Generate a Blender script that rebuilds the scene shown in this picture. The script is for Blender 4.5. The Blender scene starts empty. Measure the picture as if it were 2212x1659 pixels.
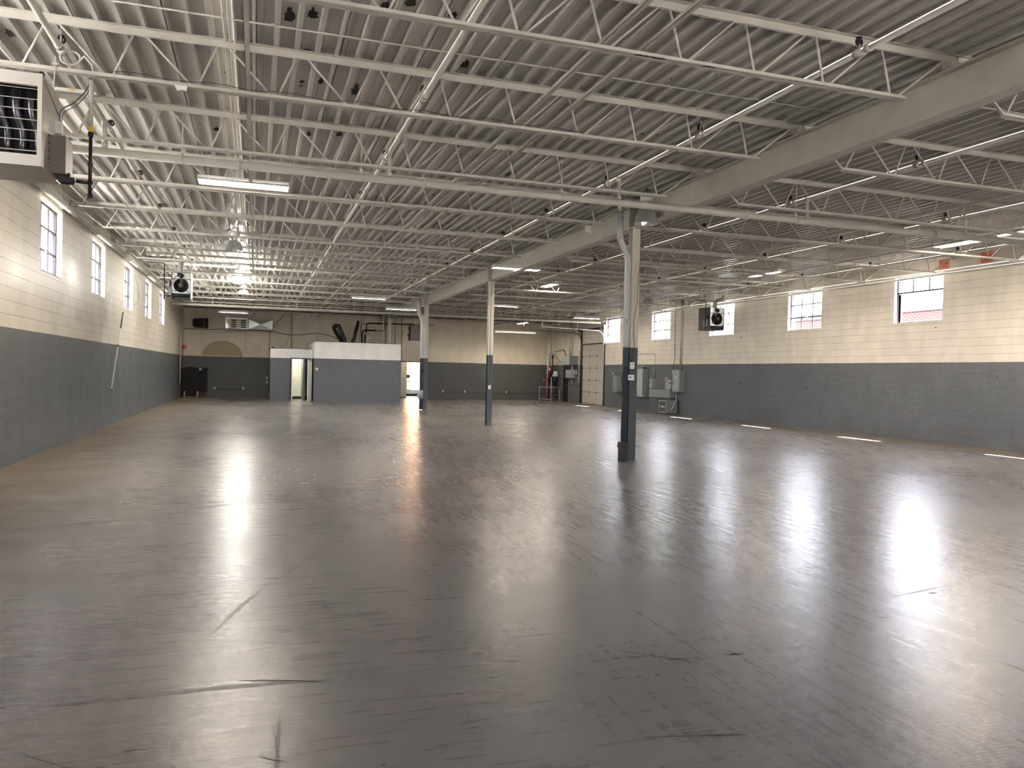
import bpy, math, random
from mathutils import Vector, Matrix
random.seed(7)
S = bpy.context.scene
C = S.collection
PI = math.pi

# ------------------------------------------------------------------ camera
W_PX, H_PX, F_PX = 2212.0, 1659.0, 1676.03
CAM_YAW, CAM_PITCH, CAM_ROLL, CAM_H = 0.31914, -0.014356, 0.022306, 1.5775
fwd = Vector((math.sin(CAM_YAW)*math.cos(CAM_PITCH), math.cos(CAM_YAW)*math.cos(CAM_PITCH), math.sin(CAM_PITCH)))
rt0 = Vector((math.cos(CAM_YAW), -math.sin(CAM_YAW), 0)); up0 = rt0.cross(fwd)
rt = rt0*math.cos(CAM_ROLL) + up0*math.sin(CAM_ROLL)
up = -rt0*math.sin(CAM_ROLL) + up0*math.cos(CAM_ROLL)
cam_data = bpy.data.cameras.new('camera'); cam = bpy.data.objects.new('camera', cam_data); C.objects.link(cam)
cam_data.sensor_width = 36.0; cam_data.lens = F_PX/W_PX*36.0; cam_data.clip_start = 0.05; cam_data.clip_end = 400
cam.matrix_world = Matrix(((rt.x, up.x, -fwd.x, 0), (rt.y, up.y, -fwd.y, 0), (rt.z, up.z, -fwd.z, CAM_H), (0, 0, 0, 1)))
S.camera = cam

# ------------------------------------------------------------------ view, sky, sun
S.view_settings.view_transform = 'Standard'; S.view_settings.look = 'None'
S.view_settings.gamma = 1; S.view_settings.use_curve_mapping = False
S.view_settings.exposure = 4.85
SUN = Vector((0.36, -0.17, 1.0)).normalized()
world = bpy.data.worlds.new('world'); S.world = world; world.use_nodes = True
wn = world.node_tree; wn.nodes.clear()
wo = wn.nodes.new('ShaderNodeOutputWorld'); wb = wn.nodes.new('ShaderNodeBackground'); sk = wn.nodes.new('ShaderNodeTexSky')
sk.sky_type = 'NISHITA'; sk.sun_disc = False
sk.sun_elevation = math.asin(SUN.z); sk.sun_rotation = math.atan2(SUN.x, SUN.y)
sk.air_density = 1.2; sk.dust_density = 1.0; sk.ozone_density = 1.0
wb.inputs['Strength'].default_value = 0.24
hs = wn.nodes.new('ShaderNodeHueSaturation'); hs.inputs['Saturation'].default_value = .32; wn.links.new(sk.outputs[0], hs.inputs['Color']); tn = wn.nodes.new('ShaderNodeVectorMath'); tn.operation = 'MULTIPLY'; tn.inputs[1].default_value = (1.05, .97, 1.02); wn.links.new(hs.outputs[0], tn.inputs[0]); wn.links.new(tn.outputs[0], wb.inputs['Color']); wn.links.new(wb.outputs[0], wo.inputs['Surface'])
sun_d = bpy.data.lights.new('sun', 'SUN'); sun_d.energy = 8.0; sun_d.angle = math.radians(0.53); sun_d.color = (1, 0.96, 0.9)
sun = bpy.data.objects.new('sun', sun_d); C.objects.link(sun)
sun.rotation_euler = SUN.to_track_quat('Z', 'Y').to_euler(); sun.location = (30, -14, 60)

# ------------------------------------------------------------------ room measures (metres)
XL, XR, YF, YB = -3.5485, 16.7357, 43.255, -5.5
BEAMX, JY0, JSP = 6.5646, 12.877, 2.2888
ZC, ZP = 4.815, 2.09            # underside of deck ribs, height of the grey dado
WT = 0.32                       # wall thickness
WIN_L = [(y, y+1.57) for y in (6.4, 10.82, 15.22, 19.66, 24.14, 28.47, 32.6)]
WIN_R = [(y, y+1.6) for y in (10.88, 15.51, 20.02, 24.70, 29.34, 34.14)]
WZ0, WZ1 = 3.17, 4.42
LAMP_POWER = 5.2

# ------------------------------------------------------------------ helpers
class MB:
    def __init__(s): s.v = []; s.f = []; s.s = []
    def poly(s, pts, sm=False):
        b = len(s.v); s.v += [tuple(p) for p in pts]; s.f.append(tuple(range(b, b+len(pts)))); s.s.append(sm); return s
    def box(s, x0, x1, y0, y1, z0, z1):
        b = len(s.v)
        s.v += [(x0,y0,z0),(x1,y0,z0),(x1,y1,z0),(x0,y1,z0),(x0,y0,z1),(x1,y0,z1),(x1,y1,z1),(x0,y1,z1)]
        for f in ((0,3,2,1),(4,5,6,7),(0,1,5,4),(1,2,6,5),(2,3,7,6),(3,0,4,7)):
            s.f.append(tuple(b+i for i in f)); s.s.append(False)
        return s
    def cbox(s, c, d, rot=None):
        m = MB(); m.box(-d[0]/2, d[0]/2, -d[1]/2, d[1]/2, -d[2]/2, d[2]/2)
        R = rot or Matrix.Identity(3); c = Vector(c)
        b = len(s.v); s.v += [tuple(R @ Vector(p) + c) for p in m.v]
        for f in m.f: s.f.append(tuple(b+i for i in f)); s.s.append(False)
        return s
    def bar(s, a, b, w, h, upv=(0,0,1)):
        a, b = Vector(a), Vector(b); d = b-a; L = d.length; d.normalize()
        u = Vector(upv)
        if abs(d.dot(u)) > .98: u = Vector((1,0,0))
        sd = d.cross(u).normalized(); u = sd.cross(d)
        R = Matrix((sd, d, u)).transposed()
        return s.cbox((a+b)/2, (w, L, h), R)
    def ring(s, c, d, r, n, u=None):
        d = Vector(d).normalized()
        if u is None: u = Vector((0,0,1)) if abs(d.z) < .9 else Vector((1,0,0))
        a = d.cross(u).normalized(); b = d.cross(a).normalized()
        i0 = len(s.v)
        for k in range(n):
            t = 2*PI*k/n; s.v.append(tuple(Vector(c) + a*math.cos(t)*r + b*math.sin(t)*r))
        return i0
    def tube(s, pts, r, n=8, caps=True):
        pts = [Vector(p) for p in pts]; rr = r if isinstance(r, (list, tuple)) else [r]*len(pts)
        prev = None; first = None; lastd = None; a = None
        for i, p in enumerate(pts):
            if i == 0: d = pts[1]-p
            elif i == len(pts)-1: d = p-pts[i-1]
            else: d = (pts[i+1]-p).normalized() + (p-pts[i-1]).normalized()
            if d.length < 1e-9: d = lastd
            d = d.normalized()
            if a is None:
                u = Vector((0,0,1)) if abs(d.z) < .9 else Vector((1,0,0)); a = d.cross(u).normalized()
            else:
                a = (a - d*a.dot(d))
                a = a.normalized() if a.length > 1e-6 else d.orthogonal().normalized()
            b = d.cross(a)
            sc = 1.0
            if 0 < i < len(pts)-1:
                ca = d.dot((pts[i+1]-p).normalized()); sc = 1/max(ca, .6)
            i0 = len(s.v)
            for k in range(n):
                t = 2*PI*k/n; s.v.append(tuple(p + (a*math.cos(t) + b*math.sin(t))*rr[i]*(sc if n > 3 else 1)))
            if prev is not None:
                for k in range(n):
                    s.f.append((prev+k, prev+(k+1) % n, i0+(k+1) % n, i0+k)); s.s.append(True)
            else: first = i0
            prev = i0; lastd = d
        if caps:
            s.f.append(tuple(first+k for k in reversed(range(n)))); s.s.append(False)
            s.f.append(tuple(prev+k for k in range(n))); s.s.append(False)
        return s
    def lathe(s, c, prof, n=24, axis=(0,0,1), caps=False):
        ax = Vector(axis).normalized(); u = Vector((1,0,0)) if abs(ax.x) < .9 else Vector((0,1,0))
        a = (u - ax*u.dot(ax)).normalized(); b = ax.cross(a); c = Vector(c); prev = None; first = None
        for r, z in prof:
            i0 = len(s.v)
            for k in range(n):
                t = 2*PI*k/n; s.v.append(tuple(c + ax*z + (a*math.cos(t) + b*math.sin(t))*r))
            if prev is not None:
                for k in range(n):
                    s.f.append((prev+k, prev+(k+1) % n, i0+(k+1) % n, i0+k)); s.s.append(True)
            else: first = i0
            prev = i0
        if caps:
            s.f.append(tuple(first+k for k in reversed(range(n)))); s.s.append(False)
            s.f.append(tuple(prev+k for k in range(n))); s.s.append(False)
        return s
    def extrude_x(s, prof, x0, x1, closed=True):
        n = len(prof); b = len(s.v)
        s.v += [(x0, y, z) for y, z in prof] + [(x1, y, z) for y, z in prof]
        for k in range(n if closed else n-1):
            k2 = (k+1) % n; s.f.append((b+k, b+k2, b+n+k2, b+n+k)); s.s.append(False)
        if closed:
            s.f.append(tuple(b+k for k in reversed(range(n)))); s.s.append(False)
            s.f.append(tuple(b+n+k for k in range(n))); s.s.append(False)
        return s
    def build(s, name, mat, parent=None, loc=(0,0,0), rot=None, origin=None):
        me = bpy.data.meshes.new(name)
        o0 = Vector(origin) if origin is not None else Vector((0,0,0))
        me.from_pydata([tuple(Vector(v)-o0) for v in s.v], [], s.f)
        me.polygons.foreach_set('use_smooth', s.s)
        me.update()
        if mat: me.materials.append(mat)
        o = bpy.data.objects.new(name, me); C.objects.link(o)
        o.location = Vector(loc) + o0
        if rot: o.rotation_euler = rot
        if parent:
            o.parent = parent
            o.location = Vector(loc) + o0 - (Vector(parent['_o']) if '_o' in parent.keys() else Vector((0,0,0)))
        return o

def tag(o, label, cat, group=None, kind=None):
    o['label'] = label; o['category'] = cat
    if group: o['group'] = group
    if kind: o['kind'] = kind
    return o
def thing(name, label, cat, loc, group=None):
    o = bpy.data.objects.new(name, None); C.objects.link(o); o.location = loc
    o.empty_display_size = .1
    o['_o'] = list(loc)
    return tag(o, label, cat, group)
def struct(o): o['kind'] = 'structure'; return o
def sroot(name, loc):
    o = bpy.data.objects.new(name, None); C.objects.link(o); o.location = loc; o['_o'] = list(loc); o['kind'] = 'structure'
    return o
def dup(root, loc, label=None):
    r = root.copy(); C.objects.link(r); r.location = loc; r['_o'] = list(loc)
    if label: r['label'] = label
    for ch in list(root.children):
        c = ch.copy(); C.objects.link(c); c.parent = r
        for g in list(ch.children):
            d = g.copy(); C.objects.link(d); d.parent = c
    return r
def arc(c, r, a0, a1, n, ax1, ax2):
    ax1, ax2, c = Vector(ax1), Vector(ax2), Vector(c)
    return [c + ax1*r*math.cos(a0+(a1-a0)*i/n) + ax2*r*math.sin(a0+(a1-a0)*i/n) for i in range(n+1)]
def bend(pts, r=.08, n=4):
    """round the corners of a polyline"""
    pts = [Vector(p) for p in pts]; out = [pts[0]]
    for i in range(1, len(pts)-1):
        a, p, b = pts[i-1], pts[i], pts[i+1]
        d1, d2 = (a-p), (b-p); q = min(r, d1.length*.45, d2.length*.45)
        s, e = p+d1.normalized()*q, p+d2.normalized()*q
        for k in range(n+1):
            t = k/n; out.append(s*(1-t)**2 + p*2*t*(1-t) + e*t*t)
    out.append(pts[-1]); return out

# ------------------------------------------------------------------ materials
def mat(name, col, rough=.5, metal=0., noise=0., nscale=3., bump=0., bscale=60., spec=.5, emit=None, estr=0, dark=None, thr=None):
    m = bpy.data.materials.new(name); m.use_nodes = True; nt = m.node_tree; b = nt.nodes['Principled BSDF']
    b.inputs['Base Color'].default_value = (*col, 1); b.inputs['Roughness'].default_value = rough
    b.inputs['Metallic'].default_value = metal; b.inputs['Specular IOR Level'].default_value = spec
    if emit: b.inputs['Emission Color'].default_value = (*emit, 1); b.inputs['Emission Strength'].default_value = estr
    tc = nt.nodes.new('ShaderNodeTexCoord')
    if noise:
        n = nt.nodes.new('ShaderNodeTexNoise'); n.inputs['Scale'].default_value = nscale; n.inputs['Detail'].default_value = 5
        r = nt.nodes.new('ShaderNodeMapRange'); r.inputs[1].default_value = .3; r.inputs[2].default_value = .7
        r.inputs[3].default_value = 1-noise; r.inputs[4].default_value = 1+noise*.6
        mx = nt.nodes.new('ShaderNodeVectorMath'); mx.operation = 'SCALE'; mx.inputs[0].default_value = col
        nt.links.new(tc.outputs['Object'], n.inputs['Vector']); nt.links.new(n.outputs[0], r.inputs[0])
        nt.links.new(r.outputs[0], mx.inputs['Scale']); nt.links.new(mx.outputs[0], b.inputs['Base Color'])
    if bump:
        n2 = nt.nodes.new('ShaderNodeTexNoise'); n2.inputs['Scale'].default_value = bscale; n2.inputs['Detail'].default_value = 3
        bp = nt.nodes.new('ShaderNodeBump'); bp.inputs['Strength'].default_value = bump; bp.inputs['Distance'].default_value = .003
        nt.links.new(tc.outputs['Object'], n2.inputs['Vector']); nt.links.new(n2.outputs[0], bp.inputs['Height'])
        nt.links.new(bp.outputs[0], b.inputs['Normal'])
    return m
BEIGE = (.77, .705, .60); GREY = (.125, .133, .140)
M = {}
M['steel_paint'] = mat('steel_paint', (.50, .472, .41), .5, noise=.10, nscale=4, bump=.15)
M['deck'] = mat('deck_paint', (.48, .455, .41), .36, noise=.12, nscale=1.3, bump=.1)
M['pipe_paint'] = mat('pipe_paint', (.50, .475, .41), .62, noise=.08, nscale=5)
M['white'] = mat('white_paint', (.80, .80, .78), .5, noise=.04)
M['white_metal'] = mat('white_metal', (.78, .78, .76), .35)
M['galv'] = mat('galvanised_steel', (.60, .61, .60), .38, .8, noise=.2, nscale=6, bump=.2)
M['stainless'] = mat('stainless_steel', (.56, .52, .47), .40, .7, noise=.18, nscale=3, bump=.2, bscale=20)
M['alum'] = mat('spun_aluminium', (.66, .66, .66), .3, .85, noise=.1, nscale=8)
M['cream_metal'] = mat('cream_metal', (.52, .485, .42), .4, noise=.06)
M['black'] = mat('black_plastic', (.012, .012, .012), .5, noise=.2)
M['black_pipe'] = mat('black_iron', (.02, .019, .018), .42, .3, noise=.3)
M['cable'] = mat('dark_cable', (.03, .028, .025), .5)
M['box_grey'] = mat('panel_grey', (.24, .26, .26), .42, noise=.08)
M['box_light'] = mat('panel_light_grey', (.36, .38, .38), .42, noise=.06)
M['brown_box'] = mat('taupe_metal', (.13, .11, .095), .5, noise=.1)
M['yellow'] = mat('yellow_tape', (.75, .45, .03), .5)
M['red'] = mat('red_paint', (.62, .05, .05), .4, noise=.15)
M['darkred'] = mat('dark_red_paint', (.16, .012, .015), .4, noise=.2)
M['bell'] = mat('bell_red', (.85, .14, .16), .4)
M['orange_paper'] = mat('salmon_card', (.80, .22, .15), .7)
M['ink'] = mat('ink', (.02, .02, .02), .7)
M['wood'] = mat('raw_wood', (.42, .25, .12), .7, noise=.25, nscale=12)
M['black_cloth'] = mat('black_sheet', (.006, .006, .006), .8, noise=.3)
M['copper'] = mat('copper_pipe', (.35, .15, .09), .4, .5, noise=.3)
M['dark_steel'] = mat('dark_steel', (.035, .035, .037), .4, .4, noise=.2)
M['tube_dark'] = mat('heat_exchanger_steel', (.10, .10, .11), .3, .8, noise=.2)
M['fan_grey'] = mat('motor_grey', (.09, .085, .08), .5, noise=.15)
M['frame_dark'] = mat('window_frame_paint', (.022, .022, .03), .5, noise=.15)
M['frame_light'] = mat('sash_paint', (.55, .53, .48), .5, noise=.15)
M['rubber'] = mat('black_baseboard', (.01, .01, .011), .5)
M['hall_white'] = mat('hall_wall_paint', (.62, .62, .56), .6, noise=.03)
M['hall_green'] = mat('pale_green_paint', (.60, .64, .54), .6, noise=.03)
M['hall_floor'] = mat('pale_tile', (.38, .42, .43), .25, noise=.06)
M['office_grey'] = mat('office_grey_paint', (.155, .172, .185), .55, noise=.05)
M['gray_dado'] = mat('dado_paint', GREY, .4, noise=.06)
M['vinyl'] = mat('leader_pipe_grey', (.28, .31, .34), .38, noise=.05)
M['lens'] = mat('prismatic_lens', (.9, .9, .9), .3, emit=(1, .97, .9), estr=9.0)
M['lamp'] = mat('fluorescent_tube', (.9, .9, .9), .4, emit=(1.0, .87, .73), estr=LAMP_POWER)
M['insul'] = mat('duct_foil', (.45, .45, .43), .45, .4, noise=.2, nscale=15, bump=.6, bscale=30)
M['peel'] = mat('bare_deck', (.018, .014, .012), .7, noise=.5, nscale=20)
M['peel_tan'] = mat('bare_deck_tan', (.30, .20, .10), .7, noise=.3, nscale=20)
M['scuff'] = mat('tyre_scuff', (.035, .032, .03), .6, noise=.5, nscale=25)
M['scuff_faint'] = mat('faint_scuff', (.125, .12, .115), .45, noise=.4, nscale=18)
M['scuff_pale'] = mat('pale_scratch', (.27, .265, .26), .45, noise=.3, nscale=18)
M['rust'] = mat('bare_rusty_steel', (.035, .018, .014), .7, noise=.4, nscale=25)
M['leaf'] = mat('green_leaves', (.10, .20, .04), .6, noise=.5, nscale=3)
M['leaf_orange'] = mat('autumn_leaves', (.70, .32, .06), .6, noise=.6, nscale=3)
M['bark'] = mat('tree_bark', (.12, .08, .05), .8, noise=.4)
M['asphalt'] = mat('concrete_yard', (.36, .35, .33), .9, noise=.1)
M['flash'] = mat('metal_coping', (.012, .017, .024), .5, noise=.1)  # roof edge kept darker than real metal to offset overexposed daylight

def glass_mat():
    m = bpy.data.materials.new('window_glass'); m.use_nodes = True; nt = m.node_tree; nt.nodes.clear()
    o = nt.nodes.new('ShaderNodeOutputMaterial'); t = nt.nodes.new('ShaderNodeBsdfTransparent'); g = nt.nodes.new('ShaderNodeBsdfGlossy')
    lw = nt.nodes.new('ShaderNodeLayerWeight'); lw.inputs['Blend'].default_value = .5; f = nt.nodes.new('ShaderNodeMath'); f.operation = 'POWER'; f.inputs[1].default_value = 5; nt.links.new(lw.outputs['Facing'], f.inputs[0]); x = nt.nodes.new('ShaderNodeMixShader'); g.inputs['Roughness'].default_value = .03
    t.inputs['Color'].default_value = (.96, .98, .98, 1)
    nt.links.new(f.outputs[0], x.inputs[0]); nt.links.new(t.outputs[0], x.inputs[1]); nt.links.new(g.outputs[0], x.inputs[2]); nt.links.new(x.outputs[0], o.inputs['Surface'])
    return m
M['glass'] = glass_mat()

def wall_mat(name, axis, block=True, zsplit=ZP, zoff=.057, upper=BEIGE, lower=GREY, rough=.5, groove_hi=(.21, .225, .235)):
    """painted concrete block: beige above the dado line, grey below; axis = horizontal run of the wall"""
    m = bpy.data.materials.new(name); m.use_nodes = True; nt = m.node_tree; L = nt.links; b = nt.nodes['Principled BSDF']
    N = nt.nodes.new
    tc = N('ShaderNodeTexCoord'); sp = N('ShaderNodeSeparateXYZ'); L.new(tc.outputs['Object'], sp.inputs[0])
    n1 = N('ShaderNodeTexNoise'); n1.inputs['Scale'].default_value = .8; n1.inputs['Detail'].default_value = 6; L.new(tc.outputs['Object'], n1.inputs['Vector'])
    edge = N('ShaderNodeMath'); edge.operation = 'MULTIPLY_ADD'; edge.inputs[1].default_value = .012; edge.inputs[2].default_value = zsplit-.006
    L.new(n1.outputs[0], edge.inputs[0])
    gt = N('ShaderNodeMath'); gt.operation = 'GREATER_THAN'; L.new(sp.outputs['Z'], gt.inputs[0]); L.new(edge.outputs[0], gt.inputs[1])
    # stains: vertical runs
    mp = N('ShaderNodeMapping'); mp.inputs['Scale'].default_value = (1.2, 1.2, .45); L.new(tc.outputs['Object'], mp.inputs[0])
    n2 = N('ShaderNodeTexNoise'); n2.inputs['Scale'].default_value = 2.2; n2.inputs['Detail'].default_value = 7; L.new(mp.outputs[0], n2.inputs['Vector'])
    r2 = N('ShaderNodeMapRange'); r2.inputs[1].default_value = .35; r2.inputs[2].default_value = .75; r2.inputs[3].default_value = 1.04; r2.inputs[4].default_value = .88
    L.new(n2.outputs[0], r2.inputs[0])
    mix = N('ShaderNodeMix'); mix.data_type = 'RGBA'; mix.inputs[6].default_value = (*lower, 1); mix.inputs[7].default_value = (*upper, 1)
    L.new(gt.outputs[0], mix.inputs[0])
    sc = N('ShaderNodeVectorMath'); sc.operation = 'SCALE'; L.new(mix.outputs[2], sc.inputs[0]); L.new(r2.outputs[0], sc.inputs['Scale'])
    col = sc.outputs[0]
    if block:
        cb = N('ShaderNodeCombineXYZ'); L.new(sp.outputs[axis], cb.inputs[0])
        zz = N('ShaderNodeMath'); zz.operation = 'SUBTRACT'; zz.inputs[1].default_value = zoff; L.new(sp.outputs['Z'], zz.inputs[0]); L.new(zz.outputs[0], cb.inputs[1])
        br = N('ShaderNodeTexBrick'); br.inputs['Scale'].default_value = 1; br.inputs['Brick Width'].default_value = .4064; br.inputs['Row Height'].default_value = .2032
        br.inputs['Mortar Size'].default_value = .0045; br.inputs['Mortar Smooth'].default_value = .15; br.inputs['Bias'].default_value = 0
        br.inputs['Color1'].default_value = (1.03, 1.03, 1.03, 1); br.inputs['Color2'].default_value = (.96, .96, .96, 1); br.inputs['Mortar'].default_value = (.90, .89, .87, 1)
        L.new(cb.outputs[0], br.inputs['Vector'])
        # bed joints read stronger than head joints
        mu = N('ShaderNodeVectorMath'); mu.operation = 'MULTIPLY'; L.new(col, mu.inputs[0]); L.new(br.outputs['Color'], mu.inputs[1]); col = mu.outputs[0]
        dv = N('ShaderNodeMath'); dv.operation = 'DIVIDE'; dv.inputs[1].default_value = .2032; L.new(zz.outputs[0], dv.inputs[0])
        pp = N('ShaderNodeMath'); pp.operation = 'PINGPONG'; pp.inputs[1].default_value = .5; L.new(dv.outputs[0], pp.inputs[0])
        nb = N('ShaderNodeTexNoise'); nb.inputs['Scale'].default_value = 2.5; L.new(tc.outputs['Object'], nb.inputs['Vector'])
        dp = N('ShaderNodeMapRange'); dp.inputs[1].default_value = .35; dp.inputs[2].default_value = .65; dp.inputs[3].default_value = .52; dp.inputs[4].default_value = .80; L.new(nb.outputs[0], dp.inputs[0])
        bd = N('ShaderNodeMapRange'); bd.inputs[1].default_value = .016; bd.inputs[2].default_value = .034; bd.inputs[4].default_value = 1; L.new(pp.outputs[0], bd.inputs[0]); L.new(dp.outputs[0], bd.inputs[3])
        s2 = N('ShaderNodeVectorMath'); s2.operation = 'SCALE'; L.new(col, s2.inputs[0]); L.new(bd.outputs[0], s2.inputs['Scale']); col = s2.outputs[0]
        # chipped light paint along the joints of the grey dado
        n3 = N('ShaderNodeTexNoise'); n3.inputs['Scale'].default_value = 1.3; n3.inputs['Detail'].default_value = 3; L.new(tc.outputs['Object'], n3.inputs['Vector'])
        g3 = N('ShaderNodeMapRange'); g3.inputs[1].default_value = .5; g3.inputs[2].default_value = .56; L.new(n3.outputs[0], g3.inputs[0])
        inv = N('ShaderNodeMath'); inv.operation = 'SUBTRACT'; inv.inputs[0].default_value = 1; L.new(gt.outputs[0], inv.inputs[1])
        m1 = N('ShaderNodeMath'); m1.operation = 'MULTIPLY'; L.new(g3.outputs[0], m1.inputs[0]); L.new(inv.outputs[0], m1.inputs[1])
        m2 = N('ShaderNodeMath'); m2.operation = 'MULTIPLY'; L.new(m1.outputs[0], m2.inputs[0]); L.new(br.outputs['Fac'], m2.inputs[1])
        mx2 = N('ShaderNodeMix'); mx2.data_type = 'RGBA'; mx2.inputs[7].default_value = (*groove_hi, 1); L.new(m2.outputs[0], mx2.inputs[0]); L.new(col, mx2.inputs[6]); col = mx2.outputs[2]
        bp = N('ShaderNodeBump'); bp.inputs['Strength'].default_value = .6; bp.inputs['Distance'].default_value = .004; bp.invert = True; L.new(br.outputs['Fac'], bp.inputs['Height'])
        n4 = N('ShaderNodeTexNoise'); n4.inputs['Scale'].default_value = 45; n4.inputs['Detail'].default_value = 4; L.new(tc.outputs['Object'], n4.inputs['Vector'])
        bp2 = N('ShaderNodeBump'); bp2.inputs['Strength'].default_value = .25; bp2.inputs['Distance'].default_value = .003; L.new(n4.outputs[0], bp2.inputs['Height'])
        L.new(bp.outputs[0], bp2.inputs['Normal']); L.new(bp2.outputs[0], b.inputs['Normal'])
    L.new(col, b.inputs['Base Color'])
    rr = N('ShaderNodeMapRange'); rr.inputs[3].default_value = rough+.08; rr.inputs[4].default_value = rough-.16; L.new(n2.outputs[0], rr.inputs[0]); L.new(rr.outputs[0], b.inputs['Roughness'])
    return m
M['wall_y'] = wall_mat('painted_block_wall', 'Y', rough=.44)
M['wall_x'] = wall_mat('painted_far_wall', 'X', block=False, upper=(.74, .665, .53), lower=(.10, .103, .10), rough=.6)
M['col'] = wall_mat('column_paint', 'X', block=False, upper=(.60, .565, .48), lower=(.055, .066, .075), rough=.4)
M['office'] = wall_mat('office_drywall', 'X', block=False, upper=(.76, .74, .70), lower=(.115, .122, .128), zsplit=2.05, rough=.6)
M['leader'] = wall_mat('leader_paint', 'X', block=False, upper=(.46, .47, .45), lower=(.05, .06, .07), rough=.35)

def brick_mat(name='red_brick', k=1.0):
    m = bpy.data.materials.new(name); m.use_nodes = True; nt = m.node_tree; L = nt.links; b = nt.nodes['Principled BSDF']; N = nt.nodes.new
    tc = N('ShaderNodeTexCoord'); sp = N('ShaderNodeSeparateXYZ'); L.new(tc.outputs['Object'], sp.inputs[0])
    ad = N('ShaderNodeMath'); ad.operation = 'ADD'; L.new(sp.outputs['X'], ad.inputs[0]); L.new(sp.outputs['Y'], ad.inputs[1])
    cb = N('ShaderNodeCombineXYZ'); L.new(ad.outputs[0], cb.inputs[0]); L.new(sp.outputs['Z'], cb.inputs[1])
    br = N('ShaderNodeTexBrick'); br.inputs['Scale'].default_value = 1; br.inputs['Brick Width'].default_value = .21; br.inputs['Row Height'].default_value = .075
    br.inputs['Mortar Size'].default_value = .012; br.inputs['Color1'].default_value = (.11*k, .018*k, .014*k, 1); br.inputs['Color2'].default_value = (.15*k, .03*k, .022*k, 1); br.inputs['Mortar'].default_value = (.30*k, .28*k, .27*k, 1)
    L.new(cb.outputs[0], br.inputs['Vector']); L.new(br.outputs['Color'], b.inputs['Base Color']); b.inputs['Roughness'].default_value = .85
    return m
M['brick'] = brick_mat(); M['brick_dim'] = brick_mat('dimmed_red_brick', .38)  # second brick darkened in colour to offset overexposed daylight on the neighbour

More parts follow.
